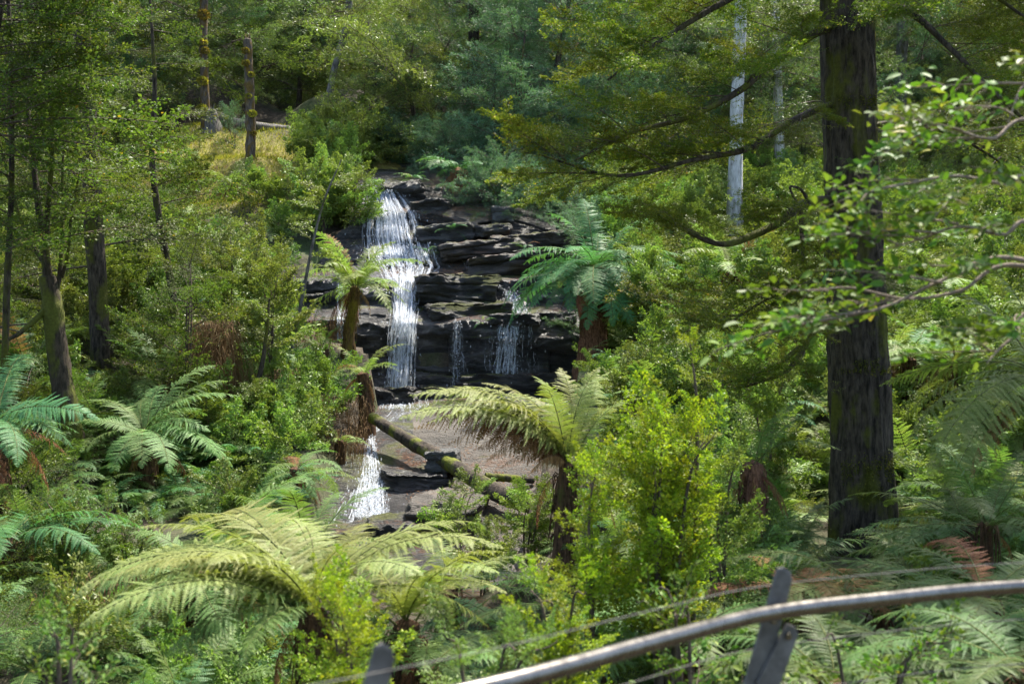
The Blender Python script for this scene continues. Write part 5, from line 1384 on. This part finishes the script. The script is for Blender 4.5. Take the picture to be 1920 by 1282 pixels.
HERO = [(120, 430, 740, 940, 17), (0, 190, 770, 890, 13), (560, 770, 460, 660, 24), (620, 720, 650, 780, 21.5), (490, 620, 840, 940, 16.5), (985, 1200, 440, 640, 24), (750, 1170, 690, 1000, 13), (370, 490, 300, 400, 34), (780, 900, 290, 400, 31.5), (455, 480, 65, 300, 36), (372, 396, 0, 230, 39), (1365, 1400, 140, 450, 32), (1540, 1690, 0, 1060, 15.2), (80, 135, 480, 780, 17), (150, 205, 250, 640, 20.5), (180, 950, 950, 1200, 8), (1680, 1920, 740, 900, 11), (1075, 1380, 620, 1100, 7.6), (560, 680, 200, 440, 30), (875, 900, 40, 200, 43), (1450, 1470, 640, 760, 18)]
def in_view_gap(px, py, d, m=0.0, hero=0.0):
    """true where a plant would stand in the open view of the falls and the stream"""
    lo = np.interp(py, [320, 400, 470, 480, 520, 640, 660, 740, 760, 800, 900, 1010], [690, 690, 685, 600, 560, 600, 700, 710, 700, 690, 600, 590])
    hi = np.interp(py, [320, 380, 420, 440, 520, 600, 740, 760, 900, 960, 1010], [840, 860, 960, 1040, 1030, 1070, 1080, 1090, 1060, 1060, 900])
    dr = np.interp(py, KN[:, 0], KN[:, 1])
    r = (px > lo - m) & (px < hi + m) & (py > 330 - m) & (py < 1010 + m) & (d < dr + 0.6)
    for a0, a1, b0, b1, dz in HERO:
        r = r | ((px > a0 - 0.7 * m) & (px < a1 + 0.7 * m) & (py > b0 - 0.7 * m) & (py < b1 + 0.7 * m) & (d < dz + 0.3 - hero))
    return r

def tuft_mesh(kind, mat, seed, n, s, el, wood='twig'):
    g = Geo()
    rng = rng_of(seed)
    kw = dict(BR[kind])
    for k in range(n):
        h = Geo()
        branch_geo(h, rng, **kw)
        Rm = np.array(Euler(rot_of(rng.uniform(0, 6.28), rng.uniform(*el), rng.normal(0, 0.3))).to_matrix())
        sc = rng.uniform(*s)
        V = np.concatenate(h.V) @ Rm.T * sc + np.array([0, 0, 0.02])
        g.V.append(V)
        for Fa, mi, r in h.G:
            g.G.append((Fa + g.n, mi, r))
        g.n += len(V)
    return g.mesh("tuft", [M[wood], M[mat]])

def recolor(me, mat):
    m2 = me.copy()
    m2.materials[1] = M[mat]
    return m2

def fern_tuft(mat, seed, n, s, shapes):
    g = Geo()
    rng = rng_of(seed)
    for k in range(n):
        h = Geo()
        kw = dict(FR[shapes[k % len(shapes)]]); kw.update(n=24, npl=11)
        frond_geo(h, rng, **kw)
        Rm = np.array(Euler((rng.normal(0, 0.1), rng.normal(0, 0.15), k * 6.283 / n + rng.normal(0, 0.2))).to_matrix())
        V = np.concatenate(h.V) @ Rm.T * s / 1.8 * rng.uniform(0.8, 1.1)
        g.V.append(V)
        for Fa, mi, r in h.G:
            g.G.append((Fa + g.n, mi, r))
        g.n += len(V)
    return g.mesh("tuft", [M['rachis'], M[mat]])

def sample_ground(rng, n, px, d):
    D_ = np.sqrt(rng.uniform(d[0] ** 2, d[1] ** 2, n))
    X = (rng.uniform(px[0], px[1], n) - CX) / F * D_
    Z = ground_z(X, D_)
    return X, D_, Z

# back slope forest
rng = rng_of(800)
wa, wb = tuft_mesh('wattle', 'wattle', 1, 4, (0.7, 1.0), (0.0, 0.9)), tuft_mesh('gum', 'gum', 2, 4, (0.7, 1.0), (-0.2, 0.8))
mf = tuft_mesh('myrtle_far', 'myrtle_dark', 3, 4, (0.7, 1.0), (-0.1, 0.5))
protos = [wa, recolor(wa, 'wattle_deep'), wb, recolor(wb, 'shrub_olive'), mf, recolor(mf, 'gum')]
n = 2600
X, Y, Z = sample_ground(rng, n, (-250, 2170), (35, 74))
H = rng.uniform(0.2, 7.0, n) ** 1.0
px, py = proj(X, Y, Z + H)
ok = (py > -420) & ~in_view_gap(px, py, Y, 30)
ok &= ~((px > 330) & (px < 560) & (py > 225) & (Y < 39))            # the clearing stays open
tt = np.clip(((X - cl[0]) * 0.545 + (Y - cl[1]) * 0.839), -3, 6)
ok &= np.hypot(X - cl[0] - tt * 0.545, Y - cl[1] - tt * 0.839) > 3.0   # and open to the light behind it
cn = vnoise(np.stack([px / 260, py / 200, px * 0], -1), 9)
idx = np.where((px > 820) & (px < 1200), np.where(rng.random(n) < 0.75, 0, 1),
      np.where(px < 450, np.where(rng.random(n) < 0.45, 4, np.where(cn > 0, 2, 1)), np.where(cn > 0.2, 3, np.where(rng.random(n) < 0.5, 2, 1))))
P_ = np.stack([X, Y, Z + H], -1)
rt = np.stack([rng.normal(0, 0.25, n), rng.normal(0, 0.25, n), rng.uniform(0, 6.28, n)], -1)
scatter("forest", "dense mixed forest covering the back slope", protos, P_[ok], rt[ok], rng.uniform(0.7, 1.35, n)[ok], idx[ok])

# shrubby undergrowth over both banks
rng = rng_of(801)
s0 = tuft_mesh('shrub', 'shrub', 5, 6, (0.5, 0.9), (0.1, 1.1))
m0 = tuft_mesh('myrtle_far', 'myrtle_dark', 6, 4, (0.4, 0.6), (0.0, 0.8))
w0 = tuft_mesh('wattle', 'wattle', 7, 4, (0.4, 0.6), (0.1, 1.0))
protos = [s0, recolor(s0, 'shrub_light'), recolor(s0, 'shrub_olive'), m0, recolor(m0, 'shrub_olive'), w0]
Ps, Rs, Ss, Is = [], [], [], []
for (d0, d1, n, hmax, s_) in [(9, 14, 260, 0.3, (0.4, 0.7)), (14, 22, 900, 0.7, (0.5, 0.9)), (22, 38, 2300, 1.2, (0.6, 1.1))]:
    X, Y, Z = sample_ground(rng, n, (-160, 2080), (d0, d1))
    H = rng.uniform(-0.1, hmax, n)
    px, py = proj(X, Y, Z + H)
    ok = ~in_view_gap(px, py, Y, 0.5 / Y * F) & ~in_view_gap(px, py - 0.6 / Y * F, Y, 0.3 / Y * F)
    ok &= ~((px > 250) & (px < 560) & (py > 225) & (py < 420) & (Y > 29.5))
    ok &= ~((px > 560) & (px < 1080) & (py > 950) & (Y > 12))
    cn = vnoise(np.stack([px / 150, py / 110, px * 0], -1), 19)
    r_ = rng.random(n)
    idx = np.where(px < 300, np.where(r_ < 0.6, 3, np.where(cn > 0, 0, 2)),
          np.where(px < 720, np.where(cn > 0.15, 1, np.where(r_ < 0.5, 2, 0)),
          np.where(px < 1120, 5, np.where(cn > 0.1, 1, np.where(r_ < 0.4, 4, 0)))))
    Ps.append(np.stack([X, Y, Z + H], -1)[ok]); Rs.append(np.stack([rng.normal(0, 0.2, n), rng.normal(0, 0.2, n), rng.uniform(0, 6.28, n)], -1)[ok])
    Ss.append(rng.uniform(*s_, n)[ok]); Is.append(idx[ok])
scatter("undergrowth", "tangled leafy undergrowth covering the banks", protos, np.concatenate(Ps), np.concatenate(Rs), np.concatenate(Ss), np.concatenate(Is))

# carpets of low ferns
rng = rng_of(802)
f0, f1 = fern_tuft('fern', 1, 9, 0.9, ('arch', 'spread', 'rise')), fern_tuft('fern_dark', 2, 9, 0.9, ('arch', 'spread'))
protos = [f0, f1, recolor(f0, 'fern_yellow'), recolor(f1, 'fern_teal')]
Ps, Rs, Ss, Is = [], [], [], []
for (p0, p1, d0, d1, n, pick, s_) in [(1150, 2080, 13, 30, 420, (0, 2, 2, 3), (0.8, 1.4)), (1100, 2080, 5.5, 13.5, 520, (0, 1, 1, 1), (0.5, 1.0)), (-200, 620, 8, 20, 420, (0, 1, 1, 3), (0.6, 1.1)), (300, 700, 20, 32, 90, (0, 2, 3, 2), (0.8, 1.3)), (300, 1100, 6.5, 12, 120, (0, 1, 3, 0), (0.5, 0.9))]:
    X, Y, Z = sample_ground(rng, n, (p0, p1), (d0, d1))
    px, py = proj(X, Y, Z)
    ok = ~in_view_gap(px, py, Y, 0.3 / Y * F, 1.5) & ~in_view_gap(px, py - 0.5 / Y * F, Y, 0.3 / Y * F, 1.5)
    ok &= ~((px > 600) & (px < 1060) & (py > 950) & (py < 1110) & (Y > 12))
    ok &= ~((px > 560) & (px < 1000) & (py - 0.8 / Y * F < 990))
    Ps.append(np.stack([X, Y, Z + 0.05], -1)[ok]); Rs.append(np.stack([rng.normal(0, 0.15, n), rng.normal(0, 0.15, n), rng.uniform(0, 6.28, n)], -1)[ok])
    Ss.append(rng.uniform(*s_, n)[ok]); Is.append(rng.choice(pick, n)[ok])
scatter("fern_carpet", "low ferns carpeting the forest floor", protos, np.concatenate(Ps), np.concatenate(Rs), np.concatenate(Ss), np.concatenate(Is))

# dry hanging grass and roots on the bank edges
def hair(name, label, boxes, mat, rng):
    g = Geo()
    for (p0, p1, y0, y1, d, n, l) in boxes:
        px = rng.uniform(p0, p1, n); py = y0 + (y1 - y0) * rng.random(n) ** 1.2
        c = np.stack([(px - CX) / F * d, np.full(n, d) + rng.normal(0, 0.25, n), -(py - CY) / F * d], -1)
        L_ = rng.uniform(0.2, 1.3, n) * l
        out_ = np.stack([rng.normal(0, 0.3, n), -rng.uniform(0.1, 0.5, n), np.zeros(n)], -1)
        k = 5
        u = np.linspace(0, 1, k)
        pts = c[:, None, :] + out_[:, None, :] * (L_[:, None] * u[None])[..., None] * 0.9
        pts[..., 2] += 0.25 * L_[:, None] * u[None] - 1.25 * L_[:, None] * u[None] ** 2
        w = 0.006 * (1 - u * 0.8)
        sd = np.array([1.0, 0, 0])
        V = np.concatenate([pts - sd * w[None, :, None], pts + sd * w[None, :, None]], axis=1).reshape(-1, 3)
        q = np.arange(k - 1)
        Q = (np.arange(n)[:, None, None] * 2 * k + np.stack([q, q + 1, q + 1 + k, q + k], -1)[None]).reshape(-1, 4)
        g.add(V, Q, 0, np.repeat(np.clip(rng.beta(2, 2, n), 0, 1), k - 1))
    return tag(link(name, g.mesh(name, [M[mat]])), label, None, None, "stuff")
hair("dry_grass", "dry brown grass hanging over the bank edges", [(372, 440, 600, 700, 19.6, 1300, 0.8), (440, 560, 690, 800, 20.0, 700, 0.4), (570, 690, 740, 840, 20.9, 650, 0.35), (600, 690, 800, 880, 20.1, 420, 0.3), (100, 260, 1080, 1200, 11.0, 500, 0.4), (560, 640, 600, 660, 24.5, 300, 0.5)], 'straw', rng_of(803))
# yellow moss and short grass of the clearing
rng = rng_of(804)
n = 26000
X, Y, Z = sample_ground(rng, n, (180, 600), (30, 42))
g = Geo()
P_ = np.stack([X, Y, Z], -1)
cd = ((X - cl[0]) * 0.42) ** 2 + (Y - cl[1]) ** 2
ok = cd < 16 + 10 * rng.random(n)
P_ = P_[ok]; k = len(P_)
leaves(g, P_, np.stack([rng.normal(0, 0.5, k), rng.normal(0, 0.5, k), np.ones(k)], -1), rng.normal(0, 1, (k, 3)), rng.uniform(0.06, 0.20, k), 0.022, 0, rng.random(k))
tag(link("moss", g.mesh("moss", [M['moss_tuft']])), "yellow moss and short grass in the open clearing", None, None, "stuff")
# fallen leaves on the dry rock slab and the beds
rng = rng_of(805)
n = 3200
px = np.concatenate([rng.uniform(760, 1050, n), rng.uniform(830, 1050, n // 2), rng.uniform(780, 870, 400)])
py = np.concatenate([rng.uniform(830, 1000, n), rng.uniform(440, 530, n // 2), rng.uniform(375, 420, 400)])
keep_ = rng.random(len(px)) < np.clip(0.35 + 0.8 * vnoise(np.stack([px / 40, py / 25, px * 0], -1), 6), 0, 1)
px, py = px[keep_], py[keep_]
d = rock_depth(px, py) - 0.015
P_ = np.stack([(px - CX) / F * d, d, -(py - CY) / F * d], -1); k = len(P_)
g = Geo()
leaves(g, P_, rng.normal(0, 1, (k, 3)) * np.array([1, 1, 0.3]), np.array([0, -0.5, 1.0]) + rng.normal(0, 0.3, (k, 3)), rng.uniform(0.03, 0.06, k), 0.02, 0, rng.random(k))
tag(link("leaf_litter", g.mesh("leaf_litter", [M['fern_dead']])), "fallen brown leaves lying on the rock", None, None, "stuff")

# ---------------------------------------------------------------- handrail of the viewing platform
rail_pts = [np.array(p) for p in [(-1.5, 1.62, -0.77), (-0.75, 2.05, -0.77), (-0.07, 2.53, -0.77), (0.386, 2.94, -0.77), (0.726, 3.23, -0.77), (1.157, 3.43, -0.77), (1.616, 3.59, -0.77), (2.4, 3.72, -0.77), (3.4, 3.72, -0.77)]]
rail = thing("handrail", "curved steel handrail with wire cables along the viewing platform", "railing", (0.726, 3.23, -1.95), None)
o_ = np.array(rail.location)
def part_tube(name, pts, r, mat, sides=20, n=120):
    g = Geo()
    tube(g, [np.asarray(p) - o_ for p in pts], [r, r], sides, n, 0)
    return link(name, g.mesh(name, [M[mat]], True), rail)
part_tube("top_rail", rail_pts, 0.022, 'steel')
for dz, off in [(0.062, 0.06), (-0.13, 0.10), (-0.28, 0.12), (-0.43, 0.14), (-0.58, 0.16)]:
    nrm = np.array([-0.55, 0.83, 0])
    part_tube("cable", [p + nrm * off + np.array([0, 0, dz]) for p in rail_pts], 0.0015, 'galv', 6)
def plate(name, outline, thick, c, yaw, mat, parent):
    """flat bar cut to an outline in its own x/z plane, with bevelled thickness"""
    o2 = np.array(outline, float)
    n = len(o2)
    cx = o2.mean(0)
    inner = cx + (o2 - cx) * np.array([0.97, 0.985])
    V = np.concatenate([np.c_[inner[:, 0], np.full(n, -thick / 2), inner[:, 1]], np.c_[o2[:, 0], np.full(n, -thick / 2 + 0.002), o2[:, 1]],
                        np.c_[o2[:, 0], np.full(n, thick / 2 - 0.002), o2[:, 1]], np.c_[inner[:, 0], np.full(n, thick / 2), inner[:, 1]]])
    me = bpy.data.meshes.new(name)
    fs = [list(range(n)), list(range(4 * n - 1, 3 * n - 1, -1))]
    for l in range(3):
        for k in range(n):
            k2 = (k + 1) % n
            fs.append([l * n + k, (l + 1) * n + k, (l + 1) * n + k2, l * n + k2])
    me.from_pydata([tuple(v) for v in V], [], fs)
    me.materials.append(M[mat])
    return link(name, me, parent, c, (0, 0, yaw))
def bolt(parent, p, r=0.009):
    g = Geo()
    a = np.linspace(0, 2 * math.pi, 8, endpoint=False)
    V = np.concatenate([np.c_[np.cos(a) * r, np.full(8, 0.0), np.sin(a) * r], np.c_[np.cos(a) * r * 0.8, np.full(8, -0.008), np.sin(a) * r * 0.8], [[0, -0.009, 0]]])
    Q = [[k, (k + 1) % 8, 8 + (k + 1) % 8, 8 + k] for k in range(8)]
    g.add(V, Q)
    g.add(V[8:], [[k, (k + 1) % 8, 8] for k in range(8)])
    link("bolt", g.mesh("bolt", [M['steel']]), parent, p)
def post(x, y, yaw):
    c = np.array([x, y, -1.95]) - o_
    # leaning bar: foot at (−0.26, 0), rounded tip at (0.13, 1.30)
    a_ = np.array([-0.33, -0.15]); b_ = np.array([0.10, 1.285])
    u = (b_ - a_) / np.linalg.norm(b_ - a_); s = np.array([u[1], -u[0]])
    w0, w1 = 0.062, 0.026
    ol = [a_ - s * w0, a_ + s * w0, b_ + s * w1 - u * 0.02, b_ + s * w1 * 0.6, b_ - s * w1 * 0.4 + u * 0.008, b_ - s * w1]
    p_ = plate("post", ol[::-1], 0.012, c, yaw, 'galv', rail)
    ar = [(-0.06, 0.90), (-0.02, 0.93), (0.10, 1.135), (0.125, 1.125), (0.135, 1.10), (0.02, 0.82), (-0.05, 0.78)]
    q_ = plate("rail_bracket", ar, 0.012, c + np.array([0.0, -0.014, 0]), yaw, 'galv', rail)
    for t_ in (0.78, 0.90, 0.62, 0.5):
        pp = a_ + (b_ - a_) * t_
        bolt(p_, (pp[0], -0.007, pp[1]))
    bolt(q_, (0.10, -0.007, 1.10), 0.012)
post(0.70, 3.29, 0.25)
post(-0.36, 2.43, 0.55)
post(1.95, 3.72, 0.1)
